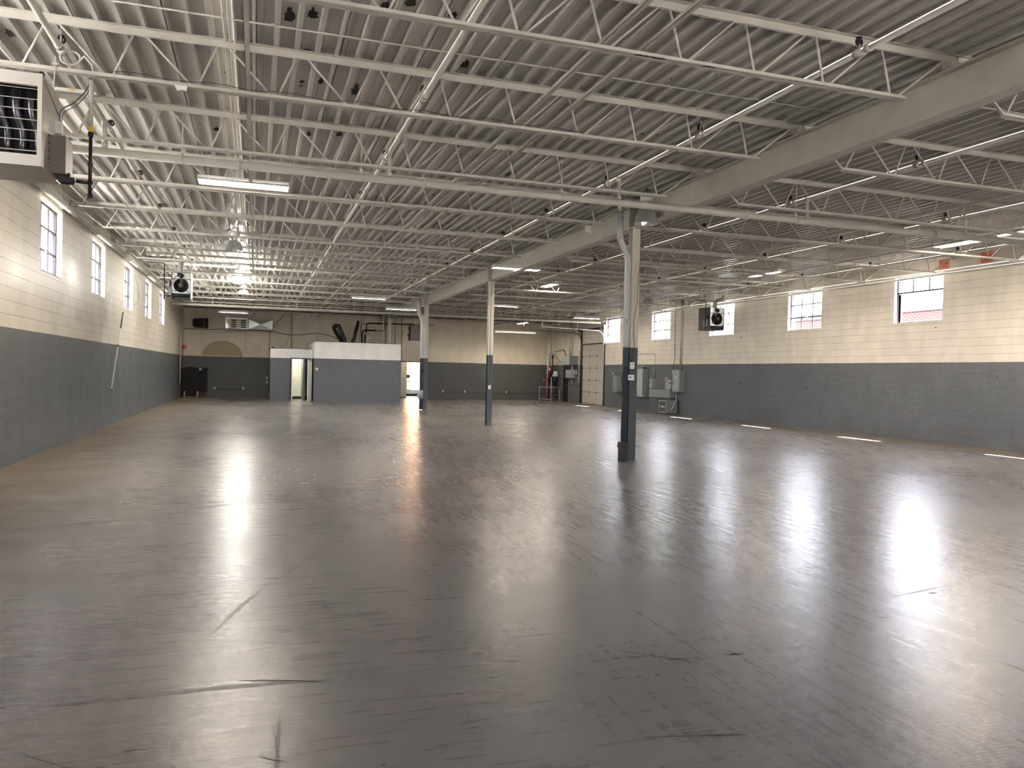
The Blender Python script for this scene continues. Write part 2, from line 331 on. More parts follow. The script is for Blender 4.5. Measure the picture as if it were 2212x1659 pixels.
def floor_mat():
    m = bpy.data.materials.new('painted_concrete_floor'); m.use_nodes = True; nt = m.node_tree; L = nt.links; b = nt.nodes['Principled BSDF']; N = nt.nodes.new
    tc = N('ShaderNodeTexCoord'); P = tc.outputs['Object']; sp = N('ShaderNodeSeparateXYZ'); L.new(P, sp.inputs[0])
    def noise(scale, sc=(1,1,1), det=5, rot=0., dist=0., rough=.55):
        mp = N('ShaderNodeMapping'); mp.inputs['Scale'].default_value = sc; mp.inputs['Rotation'].default_value = (0, 0, rot); L.new(P, mp.inputs[0])
        n = N('ShaderNodeTexNoise'); n.inputs['Scale'].default_value = scale; n.inputs['Detail'].default_value = det; n.inputs['Distortion'].default_value = dist; n.inputs['Roughness'].default_value = rough
        L.new(mp.outputs[0], n.inputs['Vector']); return n.outputs[0]
    def rng(v, a, c, lo, hi):
        r = N('ShaderNodeMapRange'); r.inputs[1].default_value = a; r.inputs[2].default_value = c; r.inputs[3].default_value = lo; r.inputs[4].default_value = hi; L.new(v, r.inputs[0]); return r.outputs[0]
    def mth(op, a, c=None):
        r = N('ShaderNodeMath'); r.operation = op
        for i, v in enumerate((a, c)):
            if v is None: continue
            if isinstance(v, (int, float)): r.inputs[i].default_value = v
            else: L.new(v, r.inputs[i])
        return r.outputs[0]
    big = noise(.22, det=4); mid = noise(1.1, det=7, dist=.4)
    sx = noise(1.6, (1, 12, 1), 8, .06); sy = noise(1.6, (11, 1, 1), 8, -.10, .3)      # brushed wear along x and along y
    fine = noise(7, (1, 9, 1), 6, .05)
    side = rng(sp.outputs['X'], .5, 3.5, 0, 1)
    fx = N('ShaderNodeMix'); L.new(side, fx.inputs[0]); L.new(sx, fx.inputs[2]); L.new(sy, fx.inputs[3]); st = fx.outputs[0]
    v = mth('ADD', mth('MULTIPLY', rng(st, .3, .7, -1, 1), .055), mth('ADD', mth('MULTIPLY', rng(mid, .3, .7, -1, 1), .09), mth('MULTIPLY', rng(big, .3, .7, -1, 1), .10)))
    v = mth('ADD', v, mth('MULTIPLY', rng(fine, .35, .65, -1, 1), .04)); v = mth('ADD', v, 1.0)
    # brown dust band by the walls
    dl = mth('SUBTRACT', sp.outputs['X'], XL); dr = mth('SUBTRACT', XR, sp.outputs['X']); df = mth('SUBTRACT', YF, sp.outputs['Y'])
    e1 = mth('ADD', dl, mth('MULTIPLY', rng(mid, .3, .7, -1, 1), .5)); e2 = mth('ADD', dr, mth('MULTIPLY', rng(mid, .3, .7, -1, 1), .25)); e3 = mth('ADD', df, mth('MULTIPLY', rng(mid, .3, .7, -1, 1), .6))
    dust = mth('MAXIMUM', mth('MAXIMUM', rng(e1, .3, 2.2, .9, 0), rng(e2, .25, 1.0, .95, 0)), rng(e3, .3, 3.0, .75, 0))
    tan = mth('MAXIMUM', dust, rng(noise(.35, (1, 1, 1), 3, .7), .52, .72, 0, .45))
    mix = N('ShaderNodeMix'); mix.data_type = 'RGBA'; mix.inputs[6].default_value = (.190, .180, .174, 1); mix.inputs[7].default_value = (.235, .185, .135, 1); L.new(tan, mix.inputs[0])
    sc = N('ShaderNodeVectorMath'); sc.operation = 'SCALE'; L.new(mix.outputs[2], sc.inputs[0]); L.new(v, sc.inputs['Scale'])
    # small dark chips and thin scratches
    def scratch(scale, sc_, rot, lo, hi):
        mp = N('ShaderNodeMapping'); mp.inputs['Scale'].default_value = sc_; mp.inputs['Rotation'].default_value = (0, 0, rot); L.new(P, mp.inputs[0])
        vo = N('ShaderNodeTexVoronoi'); vo.inputs['Scale'].default_value = scale; L.new(mp.outputs[0], vo.inputs['Vector']); return rng(vo.outputs['Distance'], lo, hi, 1, 0)
    chips = mth('MULTIPLY', scratch(2.4, (1, 2.2, 1), .3, .035, .05), rng(noise(1.7, det=2), .5, .56, 0, 1))
    s1 = mth('MULTIPLY', scratch(1.3, (14, .9, 1), .18, .05, .10), rng(noise(.9, det=2, rot=1), .54, .62, 0, .55))
    s2 = mth('MULTIPLY', scratch(1.1, (.9, 14, 1), .22, .05, .10), rng(noise(1.1, det=2, rot=2), .54, .62, 0, .5))
    s3 = mth('MULTIPLY', scratch(1.2, (12, .8, 1), -.75, .04, .09), rng(noise(.8, det=2, rot=3), .52, .58, 0, .6))
    dk = mth('MAXIMUM', mth('MAXIMUM', chips, s1), mth('MAXIMUM', s2, s3))
    mx = N('ShaderNodeMix'); mx.data_type = 'RGBA'; mx.inputs[7].default_value = (.07, .065, .06, 1); L.new(dk, mx.inputs[0]); L.new(sc.outputs[0], mx.inputs[6])
    L.new(mx.outputs[2], b.inputs['Base Color'])
    rg = mth('ADD', rng(st, .3, .7, .25, .32), mth('MULTIPLY', dust, .35)); rg = mth('ADD', rg, mth('MULTIPLY', rng(big, .3, .7, -1, 1), .03))
    L.new(rg, b.inputs['Roughness']); b.inputs['Specular IOR Level'].default_value = .33
    h = mth('ADD', mth('MULTIPLY', st, .18), mth('ADD', mth('MULTIPLY', fine, .22), mth('MULTIPLY', noise(28, (1, 2.5, 1), 4), .26)))
    h = mth('SUBTRACT', h, mth('MULTIPLY', dk, .06))
    bp = N('ShaderNodeBump'); bp.inputs['Strength'].default_value = .55; bp.inputs['Distance'].default_value = .006; L.new(h, bp.inputs['Height']); L.new(bp.outputs[0], b.inputs['Normal'])
    return m
M['floor'] = floor_mat()

# ------------------------------------------------------------------ room shell
fl = MB().box(XL-WT, XR+WT, YB-WT, 49.5, -.15, 0).build('floor', M['floor']); struct(fl)

DD = .060
def deck():
    m = MB(); y0, y1 = YB, YF+.05; x = .325 - .2032*19; n = 0; pts = []
    idx = -19
    while x < XR+.1:
        if idx % 4 == 2:      # side lap: narrow rib with an open slot beside it
            pts += [(x-.012, ZC+DD), (x, ZC), (x+.026, ZC), (x+.027, ZC+.04), (x+.040, ZC+.04), (x+.041, ZC), (x+.045, ZC), (x+.056, ZC+DD)]
        else:
            pts += [(x-.012, ZC+DD), (x, ZC), (x+.042, ZC), (x+.054, ZC+DD)]
        pts += [(x+.100, ZC+DD), (x+.104, ZC+DD-.003), (x+.110, ZC+DD-.003), (x+.114, ZC+DD)]
        x += .2032; idx += 1
    pts = [p for p in pts if XL-.1 < p[0] < XR+.1]
    for a, b in zip(pts[:-1], pts[1:]):
        m.poly([(a[0], y0, a[1]), (a[0], y1, a[1]), (b[0], y1, b[1]), (b[0], y0, b[1])])
    m.box(XL-WT, XR+WT, YB-WT, YF+WT, ZC+.07, ZC+.15)
    return struct(m.build('ceiling', M['deck']))
ceil = deck()

def long_wall(name, xin, sgn, wins, extra=None):
    """block wall along y with window openings; sgn = outward direction"""
    m = MB(); xo = xin + sgn*.15; a, b = min(xin, xo), max(xin, xo); top = ZC+.07
    def q(y0, y1, z0, z1, x0=a, x1=b): m.box(x0, x1, y0, y1, z0, z1)
    ops = [(y0, y1, WZ0, WZ1) for y0, y1 in wins] + (extra or []); ops.sort(); cur = YB-WT
    for y0, y1, z0, z1 in ops:
        q(cur, y0, 0, top)
        if z0 > 0: q(y0, y1, 0, z0)
        q(y0, y1, z1, top); cur = y1
    q(cur, YF+WT, 0, top)
    w = struct(m.build(name, M['wall_y']))
    m = MB(); xo2 = xo + sgn*.10; a2, b2 = min(xo, xo2), max(xo, xo2); cur = YB-WT
    for y0, y1, z0, z1 in ops:
        q(cur, y0+.03, 0, top+.3, a2, b2); q(y0+.03, y1-.03, 0, max(z0-.02, 0), a2, b2) if z0 > 0 else None
        q(y0+.03, y1-.03, z1-.01, top+.3, a2, b2); cur = y1-.03
    q(cur, YF+WT, 0, top+.3, a2, b2)
    o = m.build('outer_brick', M['brick'], w)
    return w
DOOR = (35.85, 38.62)
wl = long_wall('wall_left', XL, -1, WIN_L)
wr = long_wall('wall_right', XR, 1, WIN_R, [(DOOR[0], DOOR[1], 0, 3.16)])
OP0, OP1 = 7.72, 9.05
m = MB(); m.box(XL, OP0, YF, YF+.2, 0, ZC+.06); m.box(OP1, XR, YF, YF+.2, 0, ZC+.06); m.box(OP0, OP1, YF, YF+.2, 2.10, ZC+.06)
wf = struct(m.build('wall_far', M['wall_x']))
BO = [(-1.0, 0.6), (7.4, 9.8)]; m = MB(); cur = XL-WT
for a, b in BO: m.box(cur, a, YB-.25, YB, 0, ZC+.1); m.box(a, b, YB-.25, YB, 3.2, ZC+.1); cur = b
m.box(cur, XR+WT, YB-.25, YB, 0, ZC+.1); struct(m.build('wall_back', M['wall_x']))
for i, (a, b) in enumerate(BO):      # unseen openings added as guessed dock doors, for daylight fill from behind
    dr = sroot('door_%d' % (5+i), (a, YB, 0)); m = MB(); m.box(a-.06, a, YB-.02, YB+.05, 0, 3.26); m.box(b, b+.06, YB-.02, YB+.05, 0, 3.26); m.box(a, b, YB-.02, YB+.05, 3.2, 3.26); m.build('door_frame', M['box_light'], dr)
    pl = bpy.data.lights.new('fill_portal', 'AREA'); pl.shape = 'RECTANGLE'; pl.size = b-a; pl.size_y = 3.2; pl.cycles.is_portal = True
    po = bpy.data.objects.new('fill_portal', pl); C.objects.link(po); po.location = ((a+b)/2, YB-.3, 1.6); po.rotation_euler = (PI/2, 0, 0)
struct(MB().box(OP0-.02, OP1+.02, YF-.015, YF+.0, 2.045, 2.10).build('trim_1', M['dark_steel']))

# windows ---------------------------------------------------------------
def window(n, wall, y0, y1, style='full'):
    xin, sg = (XL, -1) if wall == 'L' else (XR, 1)
    xf = xin + sg*.12
    root = sroot('window_%d' % n, (xf, (y0+y1)/2, WZ0))
    m = MB(); t = .035
    for a, b, c, d in ((y0, y1, WZ0, WZ0+t), (y0, y1, WZ1-t, WZ1), (y0, y0+t, WZ0, WZ1), (y1-t, y1, WZ0, WZ1)):
        m.box(xf-.02, xf+.02, a, b, c, d)
    m.build('window_frame', M['frame_dark'], root)
    m = MB(); w = y1-y0; h = WZ1-WZ0
    ys = [y0+w/3, y0+2*w/3]; zs = [WZ0+h/3, WZ0+2*h/3]
    if style == 'open':
        for y in ys: m.box(xf-.015, xf+.015, y-.017, y+.017, zs[1], WZ1)
        m.box(xf-.02, xf+.02, y0, y1, zs[1]-.02, zs[1]+.02)
        m.build('glazing_bars', M['frame_dark'], root)
        s = MB(); ang = 0
        for dz in (0, 1): s.box(xf+sg*.01, xf+sg*.04, y1-.075, y1-.04, WZ0+.04, zs[1]-.03)
        s.build('open_sash', M['frame_dark'], root)
        g = MB().box(xf-.003, xf+.003, y0+t, y1-t, zs[1], WZ1-t); g.build('pane', M['glass'], root)
    else:
        for y in ys: m.box(xf-.012, xf+.012, y-.017, y+.017, WZ0, WZ1)
        for i, z in enumerate(zs): m.box(xf-.018, xf+.018, y0, y1, z-(.018 if i == 0 else .017), z+(.018 if i == 0 else .017))
        m.build('glazing_bars', M['frame_dark'], root)
        MB().box(xf-.003, xf+.003, y0+t, y1-t, WZ0+t, WZ1-t).build('pane', M['glass'], root)
        a = MB(); a.box(xf-sg*.03-.012, xf-sg*.03+.012, (y0+y1)/2-.05, (y0+y1)/2+.05, zs[0]-.015, zs[0]+.02); a.tube([(xf-sg*.03, (y0+y1)/2, zs[0]+.01), (xf-sg*.05, (y0+y1)/2+.02, zs[0]+.07)], .008, 6)
        a.build('latch', M['frame_light'], root)
    s = MB().box(min(xin-sg*.012, xf-sg*.02), max(xin-sg*.012, xf-sg*.02), y0+.002, y1-.002, WZ0-.0, WZ0+.016); s.build('window_sill', M['white'], root)
    pl = bpy.data.lights.new('sky_portal', 'AREA'); pl.shape = 'RECTANGLE'; pl.size = w; pl.size_y = h; pl.cycles.is_portal = True
    po = bpy.data.objects.new('sky_portal_%d' % n, pl); C.objects.link(po); po.location = (xin+sg*.40, (y0+y1)/2, (WZ0+WZ1)/2)
    po.rotation_euler = (0, (PI/2 if sg > 0 else -PI/2), 0)
    return root
k = 1
for y0, y1 in WIN_L: window(k, 'L', y0, y1); k += 1
for i, (y0, y1) in enumerate(WIN_R): window(k, 'R', y0, y1, 'open' if i == 1 else 'full'); k += 1

# ------------------------------------------------------------------ central beam and columns
bm = MB(); z0, z1 = 4.27, 4.69
bm.box(BEAMX-.095, BEAMX+.095, YB, YF, z0, z0+.016); bm.box(BEAMX-.095, BEAMX+.095, YB, YF, z1-.016, z1); bm.box(BEAMX-.006, BEAMX+.006, YB, YF, z0+.016, z1-.016)
for kk in range(-4, 13, 4):
    y = JY0+kk*JSP
    for dy in (-.06, .06): bm.box(BEAMX-.09, BEAMX+.09, y+dy-.005, y+dy+.005, z0+.016, z1-.016)
beam = tag(bm.build('steel_beam', M['steel_paint'], origin=(BEAMX, YB, z0)), 'long painted steel I-beam running down the middle of the hall on the columns', 'beam')

def column(kk, label):
    y = JY0+kk*JSP; r = thing('steel_column', label, 'column', (BEAMX, y, 0), 'steel columns under the central beam')
    w = .078; m = MB()
    m.box(BEAMX-w, BEAMX+w, y-w, y-w+.010, .012, 4.262); m.box(BEAMX-w, BEAMX+w, y+w-.010, y+w, .012, 4.262); m.box(BEAMX-.005, BEAMX+.005, y-w+.01, y+w-.01, .012, 4.262)
    m.build('shaft', M['col'], r)
    MB().box(BEAMX-.10, BEAMX+.10, y-.10, y+.10, 0, .012).build('base_plate', M['gray_dado'], r)
    MB().box(BEAMX-.095, BEAMX+.095, y-.13, y+.13, 4.262, 4.269).build('cap_plate', M['steel_paint'], r)
    return r
col0 = column(0, 'nearest steel column, grey below and cream above, with a rain leader strapped beside it')
col1 = column(4, 'middle bare steel column, grey below and cream above, between the nearer and farther pipe-clad columns')
col2 = column(8, 'farthest full-height steel column, beside a thick grey drain pipe near the office')
col3 = column(-4, 'steel column under the beam, out of view beside the camera')
col4 = column(12, 'steel column whose top shows above the roof of the white and grey office')

# ------------------------------------------------------------------ open-web joists
TT = [-2.62, -1.867, -1.125, -.37, .39, 1.15, 1.80, 2.55, 3.31, 4.073, 4.838, 5.602]
BB = [-2.13, -1.374, -.617, .135, .89, 1.47, 2.0, 2.75, 3.50, 4.246, 5.002, 5.784]
BL, BR = -2.97, 5.93
def angle_pair(m, x0, x1, z, up_):
    """two angles back to back with the rods between; up_: flanges at the top (top chord) or bottom"""
    for s in (-1, 1):
        ya = s*.009
        if up_:
            m.box(x0, x1, min(ya, ya+s*.004), max(ya, ya+s*.004), z, z+.068); m.box(x0, x1, min(ya, s*.058), max(ya, s*.058), z+.064, z+.069)
        else:
            m.box(x0, x1, min(ya, ya+s*.004), max(ya, ya+s*.004), z, z+.044); m.box(x0, x1, min(ya, s*.048), max(ya, s*.048), z, z+.005)
def make_joist(x0, x1, bl, br, sh, label):
    loc = (x0, 0, 4.30); r = thing('roof_joist', label, 'joist', loc, 'open web roof joists')
    m = MB(); angle_pair(m, x0, x1, ZC-.070, True); m.build('top_chord', M['steel_paint'], r)
    m = MB(); angle_pair(m, bl, br, 4.302, False); m.build('bottom_chord', M['steel_paint'], r)
    for a, b in ((x0, x0+.16), (x1-.12, x1)):
        MB().box(a, b, -.05, .05, 4.69, ZC-.070).build('bearing_seat', M['steel_paint'], r)
    tops, bots = [t+sh for t in TT], [b+sh for b in BB]
    segs = []
    for i, t in enumerate(tops):
        segs.append(((bots[i-1]+.03, 4.33) if i else (bl+.06, 4.33), (t-.03, 4.79)))
        segs.append(((t+.03, 4.79), (bots[i]-.03, 4.33)))
    for a, b in segs:
        MB().tube([(a[0], 0, a[1]), (b[0], 0, b[1])], .012, 6).build('web_bar', M['steel_paint'], r)
    for a, b in (((x0+.1, 4.75), (bl+.02, 4.325)), ((bots[-1]+.05, 4.33), (x1-.15, 4.76))):
        MB().bar((a[0], 0, a[1]), (b[0], 0, b[1]), .03, .02).build('end_bar', M['steel_paint'], r)
    return r
SH = 10.155
jl = make_joist(XL-.06, BEAMX-.01, BL, BR, 0, '-'); jr = make_joist(BEAMX+.01, XR+.06, BL+SH, BR+SH, SH, '-')
JLAB = {-4: 'nearest overhead, above the view', -3: 'top-most in view, rusty patches on its lower chord', -2: 'lower chord crossing just above the near left heater',
        -1: 'directly above the fat near main pipe', 0: 'passing under the brightest light to the nearest column', 1: 'first one behind the nearest column', 2: 'second behind the nearest column',
        3: 'third behind the nearest column', 4: 'meeting the middle column', 5: 'first behind the middle column', 6: 'second behind the middle column', 7: 'third behind the middle column',
        8: 'meeting the far column', 9: 'first behind the far column', 10: 'above the far main pipe', 11: 'first beyond the far main pipe', 12: 'last before the far wall'}
JLABR = dict(JLAB); JLABR.update({-3: 'nearest, peeking in at the top right corner', -2: 'second nearest, below the deck at the right edge', 0: 'running right from the nearest column',
        1: 'ending above the open-sash window', 2: 'ending just left of the open-sash window'})
def span(root, kk, lab, side):
    y = JY0+kk*JSP; loc = (root.location.x, y, 4.30)
    return dup(root, loc, 'open-web roof joist %s the beam, %s' % (side, lab)) if kk != -4 else root
for root, labs, side in ((jl, JLAB, 'left of'), (jr, JLABR, 'right of')):
    for kk in range(-3, 13):
        o = span(root, kk, labs[kk], side); yj = JY0+kk*JSP
        if root is jl and kk == -3:
            rnd = random.Random(9)
            for a, b in ((3.01, 3.30), (3.67, 3.79)):
                m = MB(); n = 12; P = [(a+(b-a)*i/n, yj-.048+rnd.uniform(0, .012), 4.3015) for i in range(n+1)] + [(b-(b-a)*i/n, yj-.012-rnd.uniform(0, .014), 4.3015) for i in range(n+1)]
                m.poly(list(reversed(P))); m.build('rust_patch', M['rust'], o)
        if root is jl and kk == -2:
            m = MB(); m.poly([(-.80, yj-.05, 4.303), (-.68, yj-.052, 4.306), (-.69, yj-.062, 4.25), (-.73, yj-.06, 4.262), (-.77, yj-.062, 4.245)]); m.build('torn_tape', M['white'], o)
    root.location.y = JY0-4*JSP; root['label'] = 'open-web roof joist %s the beam, %s' % (side, labs[-4])

# horizontal bridging angles along the hall
def bridging(x, z, lab, y0=YB, y1=YF):
    m = MB(); m.box(x-.022, x+.022, y0, y1, z, z+.003); m.box(x-.022, x-.018, y0, y1, z, z+.035)
    tag(m.build('bridging_angle', M['steel_paint'], origin=(x, y0, z)), lab, 'bracing', 'bridging angles tying the joists together')
bridging(-.12, 4.348, 'long white bracing angle on the joist bottoms beside the three ceiling conduits')
bridging(2.72, 4.348, 'long bracing angle on the joist bottoms, left of the close pair mid-bay')
bridging(3.09, 4.348, 'long bracing angle on the joist bottoms, right of the close pair mid-bay')
bridging(10.5, 4.348, 'long bracing angle on the joist bottoms right of the beam, left one')
bridging(13.1, 4.348, 'long bracing angle on the joist bottoms right of the beam, right one')

# ------------------------------------------------------------------ sprinkler piping
def coupling(m, p, d, r, L=.05):
    p, d = Vector(p), Vector(d).normalized(); m.tube([p-d*L/2, p+d*L/2], r, 12)
PX = [-1.80, 1.68, 5.12, 8.52, 11.90, 15.15]
PN = ['branch pipe by the left wall, passing behind the near heater', 'branch pipe in the middle of the left bay',
      'branch pipe just left of the central beam', 'branch pipe just right of the central beam', 'branch pipe in the middle of the right bay', 'branch pipe near the right wall windows']
HY = [5.73+2.65*i for i in range(0, 14)]
head0 = None
BZ = 4.535
ROD = [(10.6, 4.16), (35.78, 4.20)]
for x, nm in zip(PX, PN):
    r = thing('sprinkler_pipe', 'cream painted sprinkler '+nm, 'pipe', (x, 0, BZ), 'sprinkler branch pipes under the roof deck')
    MB().tube([(x, YB+.3, BZ), (x, 42.6, BZ)], .029, 12).build('pipe_run', M['pipe_paint'], r)
    for y in HY:
        m = MB(); coupling(m, (x, y-.12, BZ), (0, 1, 0), .038, .05); coupling(m, (x, y, BZ), (0, 1, 0), .037, .10); m.build('coupling', M['pipe_paint'], r)
    for y in HY:
        if head0 is None:
            m = MB(); m.tube(arc((0, 0, .10), .030, 0, 2*PI, 14, (1, 0, 0), (0, 0, 1)), .011, 6, False); m.lathe((0, 0, .128), [(.004, 0), (.026, .003), (.03, .010), (.004, .012)], 12)
            m.cbox((0, 0, .10), (.022, .014, .05)); head0 = h = m.build('sprinkler_head', M['black'], r); n0 = MB().tube([(0, 0, .02), (0, 0, .075)], .014, 8).build('nipple', M['pipe_paint'], None); n0.parent = h
        else:
            h = head0.copy(); C.objects.link(h); n1 = n0.copy(); C.objects.link(n1); n1.parent = h
        h.parent = r; h.location = (0, y, 0)
    for y, z in ROD:
        m = MB(); m.tube([(x, y, z+.03), (x, y, BZ)], .028, 12); coupling(m, (x, y, BZ-.02), (0, 0, 1), .038, .07); coupling(m, (x, y, z+.075), (0, 0, 1), .036, .05); m.build('tee_drop', M['pipe_paint'], r)
    for y in (JY0-2*JSP-.0, JY0-.0, JY0+3*JSP, JY0+6*JSP, JY0+9*JSP):
        yy = y+.06; m = MB(); m.tube([(x, yy, BZ+.03), (x, yy, ZC-.02)], .006, 6); m.tube(arc((x, yy, BZ), .036, 0, 2*PI, 14, (1, 0, 0), (0, 0, 1)), .006, 5, False); m.build('hanger', M['pipe_paint'], r)
for (y, z), nm in zip(ROD, ('fat cream main sprinkler pipe crossing the whole hall below the near joists', 'fat cream main sprinkler pipe crossing the hall near the far wall')):
    r = thing('main_pipe', nm, 'pipe', (0, y, z), None)
    MB().tube([(XL+.12, y, z), (XR-.28, y, z)], .052, 18).build('pipe_run', M['pipe_paint'], r)
    for x in (-.25, 2.15, 7.35, 11.2, 14.9):
        m = MB(); coupling(m, (x, y, z), (1, 0, 0), .062, .045); m.box(x-.02, x+.02, y-.02, y+.02, z+.055, z+.075); m.build('coupling', M['pipe_paint'], r)
    for x in (-.92, 1.3, 4.2, 8.3, 12.6):
        m = MB(); m.tube([(x, y, z+.07), (x, y, ZC-.03)], .007, 6)
        m.tube([(x+.0, y-.058, z), (x, y-.055, z+.05), (x, y, z+.085), (x, y+.055, z+.05), (x, y+.058, z), (x, y, z-.058), (x, y-.058, z)], .009, 5, False)
        m.box(x-.018, x+.018, y-.02, y+.02, z+.06, z+.11); m.build('hanger', M['pipe_paint'], r)

# pipes along the side walls
r = thing('rain_drain_pipe', 'large grey-cream drain pipe running along the top of the left wall above the windows', 'pipe', (-3.43, 5, 4.5))
MB().tube([(-3.43, YB+.3, 4.46), (-3.43, 15, 4.51), (-3.43, 35.2, 4.58)], .062, 16).build('pipe_run', M['pipe_paint'], r)
for y in (6.1, 12.2, 17.3, 19.4, 24.1, 28.9, 33.0):
    m = MB(); coupling(m, (-3.43, y, 4.50+.004*(y-15)), (0, 1, 0), .074, .06); m.build('coupling', M['pipe_paint'], r)
    m = MB(); m.tube([(-3.43, y-1.0, 4.57), (-3.43, y-1.0, ZC-.01)], .005, 6); m.tube(arc((-3.43, y-1.0, 4.5+.004*(y-16)), .072, 0, 2*PI, 14, (1, 0, 0), (0, 0, 1)), .006, 5, False); m.build('hanger', M['pipe_paint'], r)
m = MB().tube([(-3.15, YB+.3, 4.70), (-3.15, 40, 4.70)], .012, 8); tag(m.build('gas_line', M['pipe_paint'], origin=(-3.15, YB, 4.7)), 'thin cream gas line running along the joist ends by the left wall', 'pipe')
r = thing('wall_pipe', 'slim cream pipe hung along the right wall, crossing in front of the window heads', 'pipe', (16.5, 5, 4.33))
MB().tube([(16.5, YB+.3, 4.35), (16.5, 35.4, 4.30)], .032, 12).build('pipe_run', M['pipe_paint'], r)
MB().tube([(16.5, 35.4, 4.30), (16.5, 35.78, 4.20)], .036, 12).build('elbow', M['pipe_paint'], r)
for y in (8.2, 11.8, 15.55, 18.0, 20.3, 23.6, 26.6, 29.4, 32.4, 34.6):
    m = MB(); z = 4.345-.0012*(y-8); m.tube([(16.5, y, z+.04), (16.5, y, ZC-.01)], .005, 6); m.tube(arc((16.5, y, z+.012), .05, 0, 2*PI, 16, (1, 0, 0), (0, 0, 1)), .006, 5, False); m.build('hanger', M['pipe_paint'], r)
m = MB().tube([(16.55, YB+.3, 4.42), (16.55, 33, 4.42)], .016, 8); tag(m.build('conduit', M['pipe_paint'], origin=(16.55, YB, 4.42)), 'thin cream conduit running just above the pipe on the right wall', 'conduit')

# conduits at the deck
for i, x in enumerate((-.34, -.295, -.25)):
    m = MB(); m.tube([(x, YB+.2, ZC-.012), (x, YF, ZC-.012)], .0105, 8)
    tag(m.build('deck_conduit', M['steel_paint'], origin=(x, YB, ZC)), 'thin cream conduit under the deck, %s of three running away side by side' % ('left', 'middle', 'right')[i], 'conduit', 'three parallel ceiling conduits')
def cross_conduit(y, x0, x1, lab):
    m = MB(); m.tube([(x0, y, ZC-.014), (x1, y, ZC-.014)], .010, 8); r = thing('cross_conduit', lab, 'conduit', (x0, y, ZC-.014), 'conduits crossing under the deck')
    m.build('tube', M['steel_paint'], r)
    m = MB(); x = x0+.6
    while x < x1: m.cbox((x, y, ZC-.012), (.03, .035, .024)); x += 1.4
    m.build('straps', M['steel_paint'], r)
cross_conduit(7.72, -3.3, 6.5, 'thin cream conduit crossing the ribs between the two nearest visible joists')
cross_conduit(6.95, 7.3, 12.5, 'thin cream conduit crossing the ribs right of the beam')
cross_conduit(17.9, -3.0, 2.6, 'thin cream conduit crossing the ribs near the bell light on the left')
cross_conduit(19.0, 7.6, 12.2, 'thin cream conduit crossing the ribs near the right-hand lights')

# flaked paint on the deck
def blob(cx, cy, rx, ry, n=22, seed=0, z=ZC+DD-.006):
    rnd = random.Random(seed); pts = []
    for i in range(n):
        t = 2*PI*i/n; k = rnd.uniform(.62, 1.1); pts.append((cx+rx*k*math.cos(t), cy+ry*k*math.sin(t)*(1+.2*math.sin(3*t)), z))
    return pts
PATCH = [(.21, 7.62, .055, .16), (.455, 7.50, .06, .12), (.66, 7.28, .05, .03), (.66, 6.98, .055, .12), (.86, 6.80, .05, .18), (1.07, 7.08, .05, .07), (1.27, 6.95, .055, .10),
         (1.07, 9.36, .055, .22), (.44, 9.3, .035, .05), (.66, 9.21, .035, .10), (-.6, 11.6, .05, .10), (.65, 11.32, .04, .12), (1.05, 11.16, .05, .13), (1.68, 7.05, .05, .07),
         (2.10, 8.12, .05, .12), (-2.45, 9.05, .05, .10), (4.0, 12.32, .05, .14), (4.95, 9.55, .045, .06), (5.17, 9.5, .04, .05), (.46, 8.35, .06, .02), (2.28, 12.6, .05, .06), (3.1, 14.3, .05, .04), (1.05, 13.9, .05, .03)]
m = MB()
for i, (x, y, rx, ry) in enumerate(PATCH):
    base = .325+.2032*round((x-.1-.325-.02)/.2032) + .021 + .1016
    m.poly(list(reversed(blob(base, y, min(rx, .052), ry, 24, i))))
m.build('flaked_paint', M['peel'], ceil)
m = MB()
for i, (x, y, rx, ry) in enumerate(((1.9, 7.42, .04, .07), (.46, 9.44, .03, .06), (4.0, 12.2, .03, .06))):
    base = .325+.2032*round((x-.1-.325-.02)/.2032) + .021 + .1016
    m.poly(list(reversed(blob(base, y, rx, ry, 16, 50+i, ZC+DD-.0055))))
m.build('bare_spot', M['peel_tan'], ceil)
m = MB()
for x, y, a in ((2.35, 8.75, .5), (6.35, 5.95, .3), (11.1, 9.0, .2)):
    m.poly([(x, y, ZC+DD-.004), (x+.05, y-.02, ZC+DD-.004), (x+.07, y-.35, ZC-.05), (x+.02, y-.36, ZC-.06)]); m.poly([(x, y, ZC+DD-.0045), (x+.02, y-.36, ZC-.0605), (x+.07, y-.35, ZC-.0505), (x+.05, y-.02, ZC+DD-.0045)])
m.build('hanging_paint_flake', M['white'], ceil)
# tiny fixing screws / nails through the deck
m = MB(); rnd = random.Random(3)
for i in range(150):
    n = rnd.randint(-18, 78); x = .325+.2032*n+.11+rnd.uniform(-.03, .03); y = rnd.uniform(5, 22)
    if XL+.1 < x < XR-.1: m.cbox((x, y, ZC+.048), (.005, .005, .026)); m.cbox((x, y, ZC+.036), (.02, .005, .004))
m.build('deck_clip', M['ink'], ceil)

